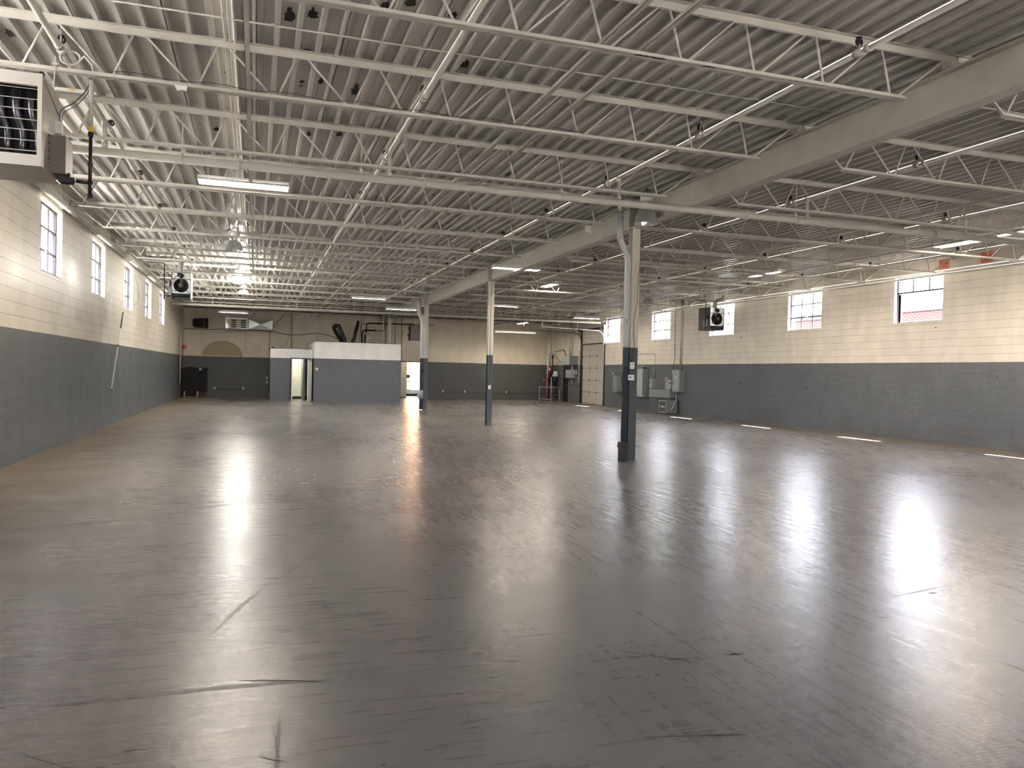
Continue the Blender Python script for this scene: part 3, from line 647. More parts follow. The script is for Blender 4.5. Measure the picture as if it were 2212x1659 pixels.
# ------------------------------------------------------------------ light fixtures
def fluoro(c, along, L, Wd, label, tubes=4, hang=True):
    x, y, z = c; r = thing('fluorescent_light', label, 'ceiling light', c, 'fluorescent lights hung under the joists')
    ax = Vector((1, 0, 0)) if along == 'x' else Vector((0, 1, 0)); sd = Vector((0, 1, 0)) if along == 'x' else Vector((1, 0, 0))
    def B(m, a0, a1, s0, s1, q0, q1):
        p = Vector(c)+ax*a0+sd*s0; q = Vector(c)+ax*a1+sd*s1
        m.box(min(p.x, q.x), max(p.x, q.x), min(p.y, q.y), max(p.y, q.y), z+q0, z+q1); return m
    B(MB(), -L/2, L/2, -Wd*.28, Wd*.28, .045, .085).build('housing', M['white_metal'], r)
    m = MB(); a, b = Vector(c)-ax*L/2, Vector(c)+ax*L/2; u = Vector((0, 0, 1))
    for s in (-1, 1):
        p = [sd*s*Wd*.28+u*.047, sd*s*Wd*.5+u*.0]; t = sd*s*.003
        m.poly([a+p[0], b+p[0], b+p[1], a+p[1]]); m.poly([a+p[1]+t, b+p[1]+t, b+p[0]+t+u*.003, a+p[0]+t+u*.003])
    m.build('reflector', M['white_metal'], r)
    for s in (-1, 1):
        m = MB(); e = ax*s*(L/2); th = ax*s*.012
        prof = [sd*(-Wd*.5)+u*0, sd*(Wd*.5)+u*0, sd*(Wd*.28)+u*.085, sd*(-Wd*.28)+u*.085]
        P = [Vector(c)+e+q for q in prof]; Q = [p+th for p in P]
        m.poly(P); m.poly(list(reversed(Q)))
        for i in range(4): m.poly([P[i], P[(i+1) % 4], Q[(i+1) % 4], Q[i]])
        m.build('end_cap', M['white_metal'], r)
    for i in range(tubes):
        o = (i-(tubes-1)/2)*Wd*.8/tubes
        MB().tube([Vector(c)-ax*(L/2-.02)+sd*o+u*.022, Vector(c)+ax*(L/2-.02)+sd*o+u*.022], .013, 8).build('lamp_tube', M['lamp'], r)
    if hang:
        for s in (-1, 1): MB().tube([Vector(c)+ax*s*L*.4+u*.08, Vector(c)+ax*s*L*.4+u*(ZC-z-.0)], .003, 5).build('hanging_wire', M['steel_paint'], r)
        
    return r
fluoro((-.215, 12.50, 4.325), 'x', 1.28, .34, 'brightest near fluorescent fixture, resting behind a joist chord in the left bay', 6)
fluoro((6.45, 19.40, 4.30), 'x', 1.25, .30, 'bright fluorescent fixture hung under the beam near the middle column', 4)
fluoro((9.22, 24.05, 4.50), 'y', 1.25, .30, 'fluorescent fixture turned lengthwise, lighting a joist chord yellow right of the middle column', 4)
fluoro((3.93, 29.0, 4.20), 'x', 1.22, .16, 'dim slim fluorescent fixture in the left bay, left of the far column', 2)
fluoro((5.78, 32.6, 4.13), 'x', 1.25, .22, 'bright fluorescent fixture just left of the far column', 3)
fluoro((10.0, 31.5, 4.39), 'x', 1.22, .22, 'fluorescent fixture peeping out right of the middle column', 3)
fluoro((-1.02, 37.6, 4.03), 'x', 1.2, .16, 'fluorescent fixture hung low in front of the furnace on the far left wall', 2)
fluoro((14.25, 32.5, 4.12), 'x', 1.22, .22, 'fluorescent fixture near the overhead door tracks', 3)
fluoro((13.4, 39.0, 4.21), 'y', 1.3, .22, 'fluorescent fixture turned lengthwise in the far right corner above the long slim one', 2)
fluoro((13.55, 40.6, 3.80), 'x', 2.32, .14, 'long slim fluorescent fixture hung low before the far wall', 1)
fluoro((13.25, 18.05, 4.42), 'y', 1.25, .32, 'fluorescent fixture turned lengthwise in the right bay, left of the three-by-three window', 4)
fluoro((13.35, 11.9, 4.36), 'y', 1.25, .28, 'fluorescent fixture turned lengthwise at the right edge, left one of two', 4)
fluoro((14.15, 11.75, 4.56), 'y', 1.0, .28, 'fluorescent fixture at the right edge, right one of two', 4)
fluoro((1.55, 39.9, 2.38), 'x', 1.2, .25, 'added unseen ceiling fluorescent brightening the washroom, hidden by its doorway head', 2, False)  # unseen lamp added to brighten the washroom interior
fluoro((4.3, 38.6, 2.7), 'x', 1.2, .25, 'added unseen ceiling fluorescent brightening the office doorway, hidden by its walls', 2, False)  # unseen lamp added so the office doorway shows bright
def bell(c, dia, h, label, lit=False):
    x, y, z = c; r = thing('bell_light', label, 'ceiling light', c, 'round high bay lights'); R = dia/2
    if not lit:
        prof = [(R*1.03, 0), (R, .01), (R*.97, h*.25), (R*.88, h*.5), (R*.70, h*.75), (R*.45, h*.93), (R*.30, h)]
        m = MB(); m.lathe(c, prof, 36); m.lathe(c, [(a-.004, b) for a, b in reversed(prof)], 36); m.build('reflector', M['alum'], r)
        m = MB(); m.lathe((x, y, z+h*.5), [(.001, -.06), (.045, -.04), (.055, 0), (.03, .07), (.02, h*.45)], 16); m.build('bulb', M['white_metal'], r)
    else:
        prof = [(R*.92, 0), (R, .03), (R*.98, h*.45), (R*.80, h*.9), (R*.5, h)]
        m = MB(); m.lathe(c, prof, 28); m.lathe(c, [(.001, .01), (R*.92, 0)], 28); m.build('prismatic_shade', M['lens'], r)
    t = min(z+h+.27, ZC-.10)
    MB().tube([(x, y, z+h-.005), (x, y, z+h+.08)], .03, 10).build('neck', M['white_metal'], r)
    m = MB(); b0, b1 = z+h+.07, min(z+h+.20, ZC-.06); m.lathe((x, y, 0), [(.11, b0), (.12, b0+.01), (.12, b1-.02), (.09, b1)], 8, caps=True); m.build('ballast_housing', M['white_metal'], r)
    m = MB(); m.tube(arc((x, y+.0, b1+.005), .07, 0, PI, 8, (1, 0, 0), (0, 0, 1))[:], .006, 6) if b1+.08 < ZC else None
    m.tube([(x, y, b1-.01), (x, y, ZC)], .006, 6); m.build('hook', M['cable'], r)
    m = MB(); m.tube([(x-.05, y, b1), (x-.12, y, b1+.04), (x-.16, y, b1+.01), (x-.10, y, b1-.02), (x-.02, y+.03, min(b1+.06, ZC-.02)), (x+.12, y+.05, ZC-.01)], .005, 6); m.build('cord', M['cable'], r)
    return r
bell((6.33, 12.0, 4.19), .41, .31, 'large unlit spun-metal bell light hanging beside the nearest column top')
bell((-.50, 18.3, 4.14), .38, .24, 'unlit spun-metal bell light hanging in the left bay behind the brightest fixture')
bell((13.87, 26.0, 4.24), .45, .25, 'unlit spun-metal bell light in the right bay beyond the nearest column')
bell((5.55, 27.0, 4.32), .40, .22, 'unlit spun-metal bell light beside the beam near the far column')
bell((-.54, 25.2, 4.13), .36, .20, 'glowing round prismatic light, nearer one of two in the left bay', True)
bell((-.50, 31.4, 4.36), .36, .13, 'glowing round prismatic light, farther one of two in the left bay', True)

# ------------------------------------------------------------------ unit heaters
def louvre_heater(x0, x1, y0, y1, z0, z1, label):
    r = thing('unit_heater', label, 'heater', ((x0+x1)/2, (y0+y1)/2, z0), 'gas unit heaters hung from the joists')
    t = .012; m = MB()
    # shell: sides, top, bottom, back with chamfered top back
    m.box(x0, x0+t, y0+.03, y1, z0, z1); m.box(x1-t, x1, y0+.03, y1-.12, z0+.001, z1); m.box(x1-t, x1, y1-.12, y1, z0+.001, z1-.12)
    m.box(x0+t, x1-t, y0+.03, y1-.10, z1-t, z1); m.box(x0+t, x1-t, y0+.03, y1, z0, z0+t); m.box(x0+t, x1-t, y1-t, y1, z0+t, z1-.10)
    m.poly([(x1, y1-.12, z1), (x1, y1, z1-.12), (x1, y1-.12, z1-.12)]); m.poly([(x0, y1-.12, z1), (x1, y1-.12, z1), (x1, y1, z1-.12), (x0, y1, z1-.12)])
    m.build('cabinet', M['stainless'], r)
    m = MB(); m.box(x0+t, x1-t, y0+.35, y0+.36, z0+t, z1-t); m.box(x0+t, x0+t+.004, y0+.06, y0+.35, z0+t, z1-t); m.box(x1-t-.004, x1-t, y0+.06, y0+.35, z0+t, z1-t); m.build('inner_lining', M['black'], r)
    m = MB(); m.box(x0, x1, y0, y0+.035, z1-.105, z1); m.box(x0, x1, y0, y0+.035, z0, z0+.095); m.box(x0, x0+.035, y0, y0+.035, z0+.095, z1-.105); m.box(x1-.035, x1, y0, y0+.035, z0+.095, z1-.105)
    m.build('front_frame', M['cream_metal'], r)
    n = 7
    for i in range(n):
        z = z0+.13+(z1-z0-.26)*i/(n-1)
        MB().bar((x0+.037, y0+.02, z), (x1-.037, y0+.02, z), .05, .004, (0, -.35, 1)).build('louvre', M['cream_metal'], r)
    for i in range(5):
        x = x0+.09+(x1-x0-.20)*i/4
        m = MB(); m.tube(bend([(x, y0+.14, z1-.12), (x, y0+.14, z0+.48), (x+.04, y0+.22, z0+.34), (x+.04, y0+.22, z0+.10)], .08, 5), .034, 12)
        m.build('exchanger_tube', M['tube_dark'], r)
    return r
H1 = (-2.44, -1.765, 7.57, 8.25, 3.245, 4.03)
hr = louvre_heater(*H1, 'large louvred gas heater hanging at the left edge, its side of brushed steel')
x1, z0 = H1[1], H1[4]
m = MB(); m.box(x1, x1+.11, 7.92, 8.20, z0+.03, z0+.37); m.build('control_box', M['brown_box'], hr)
m = MB(); m.box(x1, x1+.05, 8.02, 8.10, z0+.41, z0+.52); m.build('switch_box', M['galv'], hr)
m = MB(); m.box(x1+.0505, x1+.052, 8.035, 8.085, z0+.42, z0+.51); m.build('switch_plate', M['white'], hr)
m = MB(); m.tube([(x1+.05, 8.06, z0+.0), (x1+.16, 8.06, z0-.0)], .035, 10); m.cbox((x1+.08, 8.06, z0+.02), (.1, .1, .08)); m.build('gas_valve', M['black'], hr)
m = MB()
for i in range(8):
    m.box(x1+.0005, x1+.0015, 7.78, 7.86, z0+.09+i*.033, z0+.10+i*.033+(i % 2)*.008)
m.build('data_plate_print', M['fan_grey'], hr)
m = MB(); m.poly([(x1+.001, 7.66, z1_-.0) for z1_ in ()] or [(x1+.001, 7.62, 3.99), (x1+.001, 7.64, 4.00), (x1+.001, 8.18, 3.86), (x1+.001, 8.18, 3.84)]); m.build('seam_strip', M['black'], hr)
m = MB(); m.box(x1-.03, x1-.002, 7.60, 7.66, 4.03, 4.06); m.build('mounting_bracket', M['black'], hr)
for xx in (x1-.06, x1-.62):
    m = MB(); m.tube([(xx, 8.18, 4.02), (xx, 8.28, 4.31), (xx, 8.28, 4.44)], .007, 8); m.cbox((xx, 8.28, 4.36), (.05, .06, .018)); m.build('hanger_rod', M['steel_paint'], hr)
# gas drop beside the near heater
g = thing('gas_drop', 'black iron gas drop pipe with yellow tape, hanging right of the near left heater', 'pipe', (-1.49, 8.1, 3.12))
MB().tube([(-1.49, 8.1, 3.78), (-1.49, 8.1, 4.20)], .019, 10).build('painted_pipe', M['pipe_paint'], g)
MB().tube([(-1.49, 8.1, 3.12), (-1.49, 8.1, 3.85)], .016, 10).build('iron_pipe', M['black_pipe'], g)
MB().tube([(-1.49, 8.1, 3.72), (-1.49, 8.1, 3.79)], .018, 10).build('yellow_tape', M['yellow'], g)
for z in (3.70, 3.42, 3.25, 3.13):
    m = MB(); coupling(m, (-1.49, 8.1, z), (0, 0, 1), .024, .035)
    if z == 3.25: m.tube([(-1.49, 8.1, 3.25), (-1.60, 8.07, 3.25)], .015, 10)
    m.build('fitting', M['black_pipe'], g)
m = MB(); m.tube([(-3.15, 8.45, 4.68), (-3.15, 8.45, 4.19), (-1.49, 8.45, 4.19), (-1.49, 8.1, 4.19)], .017, 10); m.build('gas_branch', M['pipe_paint'], g)
MB().tube([(-1.74, 8.45, 4.19), (-1.69, 8.45, 4.19)], .0185, 10).build('yellow_band', M['yellow'], g)
# wires from the switch box
m = MB(); m.tube(bend([(x1+.03, 8.06, z0+.52), (x1+.03, 8.06, z0+.64), (x1+.14, 8.08, z0+.72), (x1+.24, 8.10, z0+.86), (x1+.27, 8.12, z0+.98)], .05), .006, 6)
m.tube(bend([(x1+.045, 8.07, z0+.52), (x1+.045, 8.07, z0+.62), (x1+.16, 8.09, z0+.70), (x1+.25, 8.11, z0+.84), (x1+.275, 8.125, z0+.98)], .05), .004, 6)
tag(m.build('heater_cable', M['fan_grey'], origin=(x1, 8.1, z0+.5)), 'grey cable pair curving from the near heater switch to the joist', 'cable')
m = MB(); pts = arc((-1.72, 8.36, 4.47), .085, -.6, 2*PI-.2, 22, (1, 0, 0), (0, .35, .9)); pts += [(-1.60, 8.36, 4.50), (-1.53, 8.33, 4.42), (-1.50, 8.3, 4.30), (-1.50, 8.15, 4.22)]
m.tube(pts, .009, 8); tag(m.build('flexible_conduit', M['pipe_paint'], origin=(-1.72, 8.36, 4.38)), 'coiled loop of cream flexible conduit above the near heater', 'conduit')
# black wire lying on the joist chord
m = MB(); rnd = random.Random(5); pts = []
for i in range(40):
    x = -1.35+i*.125; pts.append((x, 8.30-.03, 4.362+.012*math.sin(i*1.1)+rnd.uniform(-.004, .006)))
m.tube(pts, .003, 5); tag(m.build('loose_wire', M['cable'], origin=(-1.3, 8.3, 4.36)), 'thin black wire lying along the joist chord right of the near heater', 'wire')
# white flue vent and jack at top left corner
v = thing('heater_flue', 'white round flue with roof collar at the top left corner above the near heater', 'flue', (-2.72, 8.75, 4.2))
MB().tube([(-2.72, 8.75, 4.12), (-2.72, 8.75, 4.812)], .09, 20).build('flue_pipe', M['white_metal'], v)
m = MB(); m.lathe((-2.72, 8.75, ZC-.03), [(.10, 0), (.26, .02), (.27, .028)], 28); m.build('roof_collar', M['white_metal'], v)
m = MB(); m.lathe((-2.72, 8.75, 4.55), [(.094, 0), (.094, .02)], 20); m.tube([(-2.64, 8.68, 4.56), (-2.60, 8.66, 4.40), (-2.63, 8.69, 4.30)], .006, 6); m.build('strap', M['cable'], v)

def fan_heater(x0, x1, y0, y1, z0, z1, side, label):
    """unit heater seen from its fan side (facing -y)"""
    r = thing('unit_heater', label, 'heater', ((x0+x1)/2, (y0+y1)/2, z0), 'gas unit heaters hung from the joists')
    w, h = x1-x0, z1-z0; t = .015; m = MB()
    m.box(x0, x0+t, y0, y1, z0, z1); m.box(x1-t, x1, y0, y1, z0, z1); m.box(x0+t, x1-t, y0, y1, z1-t, z1); m.box(x0+t, x1-t, y0+.10, y1, z0, z0+t); m.box(x0+t, x1-t, y1-t, y1, z0+t, z1-t)
    m.build('cabinet', M['stainless'] if side == 'L' else M['brown_box'], r)
    cx, cz, R = (x0+x1)/2, z0+h*.50, min(w*.36, h*.27)
    # back panel with a round hole
    m = MB(); yb = y0+.03; n = 32; ring = []; outer = []
    xa, xb, za, zb = x0+t, x1-t, z0+h*.20, z0+h*.74
    for i in range(n):
        a = 2*PI*i/n; ring.append((cx+R*math.cos(a), yb, cz+R*math.sin(a)))
        c, s = math.cos(a), math.sin(a); k = min(((xb-cx) if c > 0 else (cx-xa))/max(abs(c), 1e-6), ((zb-cz) if s > 0 else (cz-za))/max(abs(s), 1e-6)); outer.append((cx+k*c, yb, cz+k*s))
    for i in range(n): j = (i+1) % n; m.poly([outer[i], outer[j], ring[j], ring[i]])
    m.box(xa, xb, yb, yb+.004, zb+.012, z1-t); m.build('back_panel', M['galv'], r)
    MB().lathe((cx, yb, cz), [(R+.012, -.012), (R, -.02), (R, .05)], 32, (0, 1, 0)).build('fan_ring', M['dark_steel'], r)
    MB().box(x0+t, x1-t, y0+.30, y0+.31, z0+t, z1-t).build('inner_lining', M['black'], r)
    m = MB(); m.lathe((cx, y0-.02, cz), [(.001, -.05), (.05, -.045), (.062, -.02), (.062, .08), (.03, .09)], 20, (0, 1, 0)); m.build('motor', M['fan_grey'], r)
    for i in range(4):
        a = PI/4+i*PI/2; c, s = math.cos(a), math.sin(a)
        MB().tube([(cx+.05*c, y0-.01, cz+.05*s), (cx+(R+.07)*c, y0+.015, cz+(R+.07)*s)], .006, 6).build('motor_arm', M['black'], r)
    for i in range(5):
        a = .3+i*2*PI/5; m = MB(); P = []
        for rr, da, dy in ((.05, -.25, .03), (.05, .25, .07), (R*.55, .42, .10), (R*.93, .38, .10), (R*.95, .05, .05), (R*.9, -.28, .01), (R*.5, -.32, .0)):
            P.append((cx+rr*math.cos(a+da), y0+.055+dy*.6, cz+rr*math.sin(a+da)))
        m.poly(P); m.poly(list(reversed([(p[0], p[1]+.003, p[2]) for p in P]))); m.build('fan_blade', M['dark_steel'], r)
    m = MB(); m.tube([(x0+.04, y0+.05, z0+h*.11), (x1-.04, y0+.05, z0+h*.11)], .028, 10); m.box(x0+.03, x1-.03, y0+.08, y0+.10, z0+.02, z0+h*.19); m.build('burner_rail', M['black'], r)
    m = MB(); m.lathe((cx, y0-.01, z1-h*.14), [(.001, -.05), (.06, -.045), (.065, .0), (.065, .04)], 16, (0, 1, 0)); m.cbox((cx-.05, y0-.01, z1-h*.10), (.08, .09, .09)); m.build('draft_inducer', M['black'], r)
    m = MB(); s = -1; m.tube(bend([(cx-.08, y0-.02, z1-h*.13), (cx-.16, y0-.03, z1-h*.22), (cx-.20, y0-.02, z1-h*.42), (x0+.02, y0-.02, z0+h*.50)], .06), .008, 6)
    m.tube(bend([(x0-.02, y0+.05, z0+h*.42), (x0+.03, y0-.02, z0+h*.30), (cx-.12, y0-.02, z0+h*.27)], .06), .006, 6); m.build('wiring', M['cable'], r)
    m = MB(); m.box(x0-.085, x0, y0+.12, y0+.34, z0+h*.14, z0+h*.46); m.build('control_box', M['box_grey'], r)
    m = MB(); m.box(x0-.05, x0, y0+.08, y0+.14, z0+h*.48, z0+h*.68); m.build('switch_box', M['black'], r); m = MB(); m.cbox((x0-.06, y0+.04, z0+h*.08), (.09, .07, .06)); m.tube([(x0-.18, y0+.02, z0+h*.09), (x0+.05, y0+.04, z0+h*.09)], .012, 8); m.build('gas_valve', M['black'], r)
    for xx in (x0+.05, x1-.05):
        for yy in (y0+.1, y1-.08): MB().tube([(xx, yy, z1-.01), (xx, yy, ZC)], .006, 6).build('hanger_rod', M['steel_paint'], r)
    m = MB(); m.tube([(x0-.17, y0+.02, z0-.04), (x0-.17, y0+.02, z1+.13)], .014, 8)
    for z in (z0+.06, z0+h*.4): coupling(m, (x0-.17, y0+.02, z), (0, 0, 1), .02, .035)
    m.tube(bend([(x0-.17, y0+.02, z1+.1), (x0-.17, y0+.02, z1+.22), (x0-.6, y0+.02, z1+.22)], .03), .013, 8); m.build('gas_pipe', M['black_pipe'], r)
    return r
fan_heater(-2.19, -1.70, 22.6, 23.25, 3.37, 4.08, 'R', 'fan side of a gas heater hanging by the left wall windows')
fan_heater(15.28, 15.87, 24.0, 24.75, 3.26, 4.07, 'R', 'fan side of a gas heater hanging before a window on the right wall')
def flex_duct(pts, r, label, name='flexible_flue'):
    pts = bend(pts, .25, 8); dense = [Vector(pts[0])]
    for a, b in zip(pts[:-1], pts[1:]):
        a, b = Vector(a), Vector(b); n = max(1, int((b-a).length/.025))
        for i in range(1, n+1): dense.append(a.lerp(b, i/n))
    rr = [r*(1+.05*(i % 2)) for i in range(len(dense))]
    m = MB().tube(dense, rr, 16); tag(m.build(name, M['insul'], origin=tuple(dense[0])), label, 'duct')
flex_duct([(-1.97, 22.75, 4.04), (-1.97, 22.8, 4.38), (-2.15, 22.9, 4.45), (-2.95, 23.4, 4.48), (-2.98, 23.4, 4.81)], .075, 'wrapped flexible flue rising left from the fan heater by the left wall')
flex_duct([(15.56, 24.1, 4.03), (15.56, 24.15, 4.28), (15.82, 24.3, 4.36), (16.05, 24.4, 4.42), (16.08, 24.4, 4.78)], .068, 'bent grey flexible flue above the fan heater on the right')
m = MB(); m.lathe((16.08, 24.4, 4.56), [(.085, 0), (.13, .06), (.14, .25)], 20); tag(m.build('flue_cone', M['white_metal'], origin=(16.08, 24.4, 4.56)), 'white cone where the right heater flue meets the roof', 'flue')

# ------------------------------------------------------------------ rain leaders on columns
def leader(cx, cy, pts, r, label, foot):
    t = thing('rain_leader', label, 'pipe', (cx, cy, 0), 'rain leaders beside columns')
    MB().tube(bend(pts, .10, 5), r, 18).build('pipe_run', M['leader'], t)
    m = MB(); coupling(m, (cx, cy, 3.76), (0, 0, 1), r+.008, .05); coupling(m, (cx, cy, 2.55), (0, 0, 1), r+.006, .10); m.box(cx, BEAMX-.075, cy-.01, cy+.01, 2.53, 2.62); m.build('strap', M['leader'], t)
    return t
l1 = leader(6.40, 12.80, [(6.40, 12.80, .02), (6.40, 12.80, 3.75), (6.225, 12.78, 4.02), (6.225, 12.78, 4.50)], .056, 'tall rain leader pipe strapped left of the nearest column, bending away at the top', None)
MB().tube([(6.225, 12.78, 4.48), (6.225, 12.78, 4.82)], .045, 16).build('upper_pipe', M['galv'], l1)
m = MB(); coupling(m, (6.225, 12.78, 4.49), (0, 0, 1), .060, .06); coupling(m, (6.225, 12.78, 4.05), (0, 0, 1), .060, .04); m.build('coupling', M['leader'], l1)
m = MB(); m.box(6.325, 6.455, 12.735, 12.865, 0, .30); m.box(6.31, 6.47, 12.72, 12.88, .26, .31); m.box(6.32, 6.465, 12.725, 12.875, .31, .36); m.box(6.30, 6.48, 12.71, 12.72, .235, .25); m.box(6.30, 6.48, 12.71, 12.72, .03, .045); m.build('cast_boot', M['black_pipe'], l1)
l2 = leader(6.37, 31.0, [(6.37, 31.0, .02), (6.37, 31.0, 3.62), (6.22, 31.0, 3.92), (6.22, 31.0, 4.45)], .075, 'thick grey drain pipe with clean-out beside the far column', None)
m = MB(); coupling(m, (6.37, 31.0, .62), (0, 0, 1), .09, .35); m.tube([(6.37, 31, .56), (6.25, 30.86, .56)], .05, 14); m.lathe((6.25, 30.86, .56), [(.001, .03), (.075, .03), (.078, 0), (.05, -.01)], 18, (-.65, -.76, 0)); m.build('clean_out', M['vinyl'], l2)

def device(name, mtl, x0, x1, y0, y1, z0, z1, label, cat, group=None, marks=None):
    r = thing(name, label, cat, ((x0+x1)/2, (y0+y1)/2, z0), group)
    MB().box(x0, x1, y0, y1, z0, z1).build('body', M[mtl], r)
    if marks:
        m = MB()
        for b in marks: m.box(*b)
        m.build('sockets', M['ink'], r)
    return r
yc = 12.877-.078
device('outlet_box', 'white', 6.475, 6.555, yc-.05, yc, 1.70, 1.82, 'upper white outlet box on the nearest column', 'outlet', 'outlets on the nearest column',
       [(6.505, 6.525, yc-.052, yc-.05, 1.77, 1.79), (6.51, 6.52, yc-.052, yc-.05, 1.72, 1.735)])
device('outlet_box', 'white', 6.44, 6.56, yc-.05, yc, 1.49, 1.59, 'lower wide white outlet box on the nearest column', 'outlet', 'outlets on the nearest column',
       [(6.465, 6.495, yc-.052, yc-.05, 1.53, 1.555), (6.535, 6.545, yc-.052, yc-.05, 1.555, 1.565), (6.535, 6.545, yc-.052, yc-.05, 1.515, 1.525)])
yc2 = JY0+4*JSP-.078
r = device('outlet_box', 'white', 6.515, 6.585, yc2-.045, yc2, 1.08, 1.20, 'white outlet box on the middle column', 'outlet', None, [(6.54, 6.56, yc2-.047, yc2-.045, 1.15, 1.165), (6.54, 6.56, yc2-.047, yc2-.045, 1.11, 1.125)])
MB().tube([(6.545, yc2-.012, 1.2), (6.545, yc2-.012, 4.24)], .008, 6).build('riser_conduit', M['gray_dado'], r)
m = MB(); m.tube([(6.60, 12.70, 4.30), (6.605, 12.72, 3.6), (6.585, 12.75, 3.2), (6.60, 12.78, 2.9), (6.54, 12.785, 2.6), (6.545, 12.785, 2.3), (6.575, 12.785, 2.15), (6.53, 12.785, 2.0), (6.515, 12.785, 1.83)], .004, 6)

tag(m.build('dangling_wire', M['cable'], origin=(6.6, 12.7, 4.3)), 'loose black wire hanging down the face of the nearest column', 'wire')
m = MB(); m.cbox((5.63, 12.9, 4.20), (.09, .03, .12)); m.cbox((5.65, 12.9, 4.14), (.12, .05, .02)); tag(m.build('beam_clamp', M['steel_paint'], origin=(5.63, 12.9, 4.2)), 'small cream clamp bracket hanging from the joist left of the nearest column', 'bracket')

# ------------------------------------------------------------------ office block at the far end
OX0, OX1, OY0 = 2.57, 6.62, 37.2; LX0, LY0 = .65, 38.93
OT, LT = 2.83, 2.50
def pbox(name, boxes, mtl): 
    m = MB()
    for b in boxes: m.box(*b)
    return struct(m.build(name, M[mtl]))
pbox('wall_office_front', [(OX0, OX1, OY0, OY0+.11, 0, OT)], 'office')
pbox('wall_office_right', [(OX1-.11, OX1, OY0+.11, YF, 0, OT)], 'office')
DY0, DY1 = 37.55, 38.45
pbox('wall_office_left', [(OX0, OX0+.11, OY0+.11, DY0, 0, OT), (OX0, OX0+.11, DY1, YF, 0, OT), (OX0, OX0+.11, DY0, DY1, 2.03, OT)], 'office')
DX0, DX1 = 1.62, 2.45
pbox('wall_washroom_front', [(LX0, DX0, LY0, LY0+.11, 0, LT), (DX1, OX0, LY0, LY0+.11, 0, LT), (DX0, DX1, LY0, LY0+.11, 2.02, LT)], 'office')
pbox('wall_washroom_left', [(LX0, LX0+.11, LY0+.11, YF, 0, LT)], 'office')
pbox('ceiling_office', [(OX0+.11, OX1-.11, OY0+.11, YF, OT-.06, OT)], 'white'); pbox('ceiling_washroom', [(LX0+.11, OX0, LY0+.11, YF, LT-.06, LT)], 'white')
pbox('trim_2', [(OX0-.02, OX1+.02, OY0-.02, YF, OT, OT+.02), (LX0-.02, OX0-.02, LY0-.02, YF, LT, LT+.015)], 'brown_box')
# doorway interiors
pbox('wall_washroom_inner', [(LX0+.11, OX0, 40.9, 41.0, 0, LT)], 'hall_green')
pbox('baseboard_washroom', [(LX0+.11, OX0, 40.885, 40.9, .0, .14)], 'rubber')
pbox('wall_washroom_side', [(2.20, 2.30, 39.3, 40.88, 0, LT)], 'office_grey')
pbox('floor_washroom', [(LX0+.11, OX0, LY0+.12, 40.88, .001, .006)], 'hall_floor')
def frame(name, boxes, mtl='dark_steel'): return pbox(name, boxes, mtl)
frame('trim_3', [(DX0-.05, DX0, LY0-.015, LY0+.12, 0, 2.07), (DX1, DX1+.05, LY0-.015, LY0+.12, 0, 2.07), (DX0, DX1, LY0-.015, LY0+.12, 2.02, 2.07)])
frame('trim_4', [(OX0-.015, OX0+.12, DY0-.05, DY0, 0, 2.08), (OX0-.015, OX0+.12, DY1, DY1+.05, 0, 2.08), (OX0-.015, OX0+.12, DY0, DY1, 2.03, 2.08)])
d = sroot('door_1', (DX0+.02, LY0+.12, 0))
MB().box(DX0+.005, DX0+.045, LY0-.60, LY0+.12, .01, 2.0).build('door_leaf', M['white'], d)
m = MB()
for s in (-1, 1):
    xx = DX0+.025+s*.02; m.tube([(xx, LY0-.53, 1.0), (xx+s*.05, LY0-.53, 1.0), (xx+s*.05, LY0-.42, 1.0)], .010, 8)
m.build('door_handle', M['black_pipe'], d)
d = sroot('door_2', (OX0, DY1, 0))
ca, sa = math.cos(math.radians(14)), math.sin(math.radians(14))
m = MB(); m.bar((OX0-.03, DY1-.02, 1.0), (OX0-.03-sa*.9, DY1-.02-ca*.02-.0+ca*.0-.86*ca, 1.0), .04, 1.98); m.build('door_leaf', M['white'], d)
m = MB(); m.bar((OX0-.055, DY1-.02-.1, 1.55), (OX0-.055-sa*.72, DY1-.12-.70*ca, 1.55), .004, .7); m.build('door_panel', M['dark_steel'], d)
r = device('notice', 'white', OX0+.08, OX0+.18, OY0-.006, OY0, 1.50, 1.61, 'small white and pink notice on the office wall by its door', 'sign')
m = MB()
for i in range(4): m.box(OX0+.095, OX0+.165, OY0-.0075, OY0-.006, 1.52+i*.022, 1.528+i*.022)
m.build('print', M['bell'], r)

# hallway through the far opening
pbox('wall_hall_left', [(OP0-.1, OP0+.55, 44.5, 44.6, 0, 2.3), (OP0-.1, OP0, YF+.2, 44.5, 0, 2.3)], 'hall_white')
pbox('baseboard_hall', [(OP0, OP0+.55, 44.485, 44.5, 0, .04), (8.2, 12, 47.38, 47.4, 0, .15)], 'rubber')
HW = (8.80, 9.95, .36, 2.42)
pbox('wall_hall_end', [(7.6, HW[0], 47.4, 47.55, 0, 2.6), (HW[1], 12.2, 47.4, 47.55, 0, 2.6), (HW[0], HW[1], 47.4, 47.55, 0, HW[2]), (HW[0], HW[1], 47.4, 47.55, HW[3], 2.6)], 'hall_white')
pbox('wall_hall_right', [(12.2, 12.3, YF+.2, 47.55, 0, 2.6)], 'hall_white'); pbox('wall_hall_near', [(7.5, 7.62, 44.6, 47.55, 0, 2.6)], 'hall_white')
pbox('ceiling_hall', [(7.5, 12.3, YF+.2, 47.55, 2.6, 2.7)], 'hall_white')
pbox('floor_hall', [(7.62, 12.2, 44.55, 47.4, .001, .008)], 'hall_floor')
rr = sroot('window_14', (HW[0], 47.45, HW[2])); m = MB()
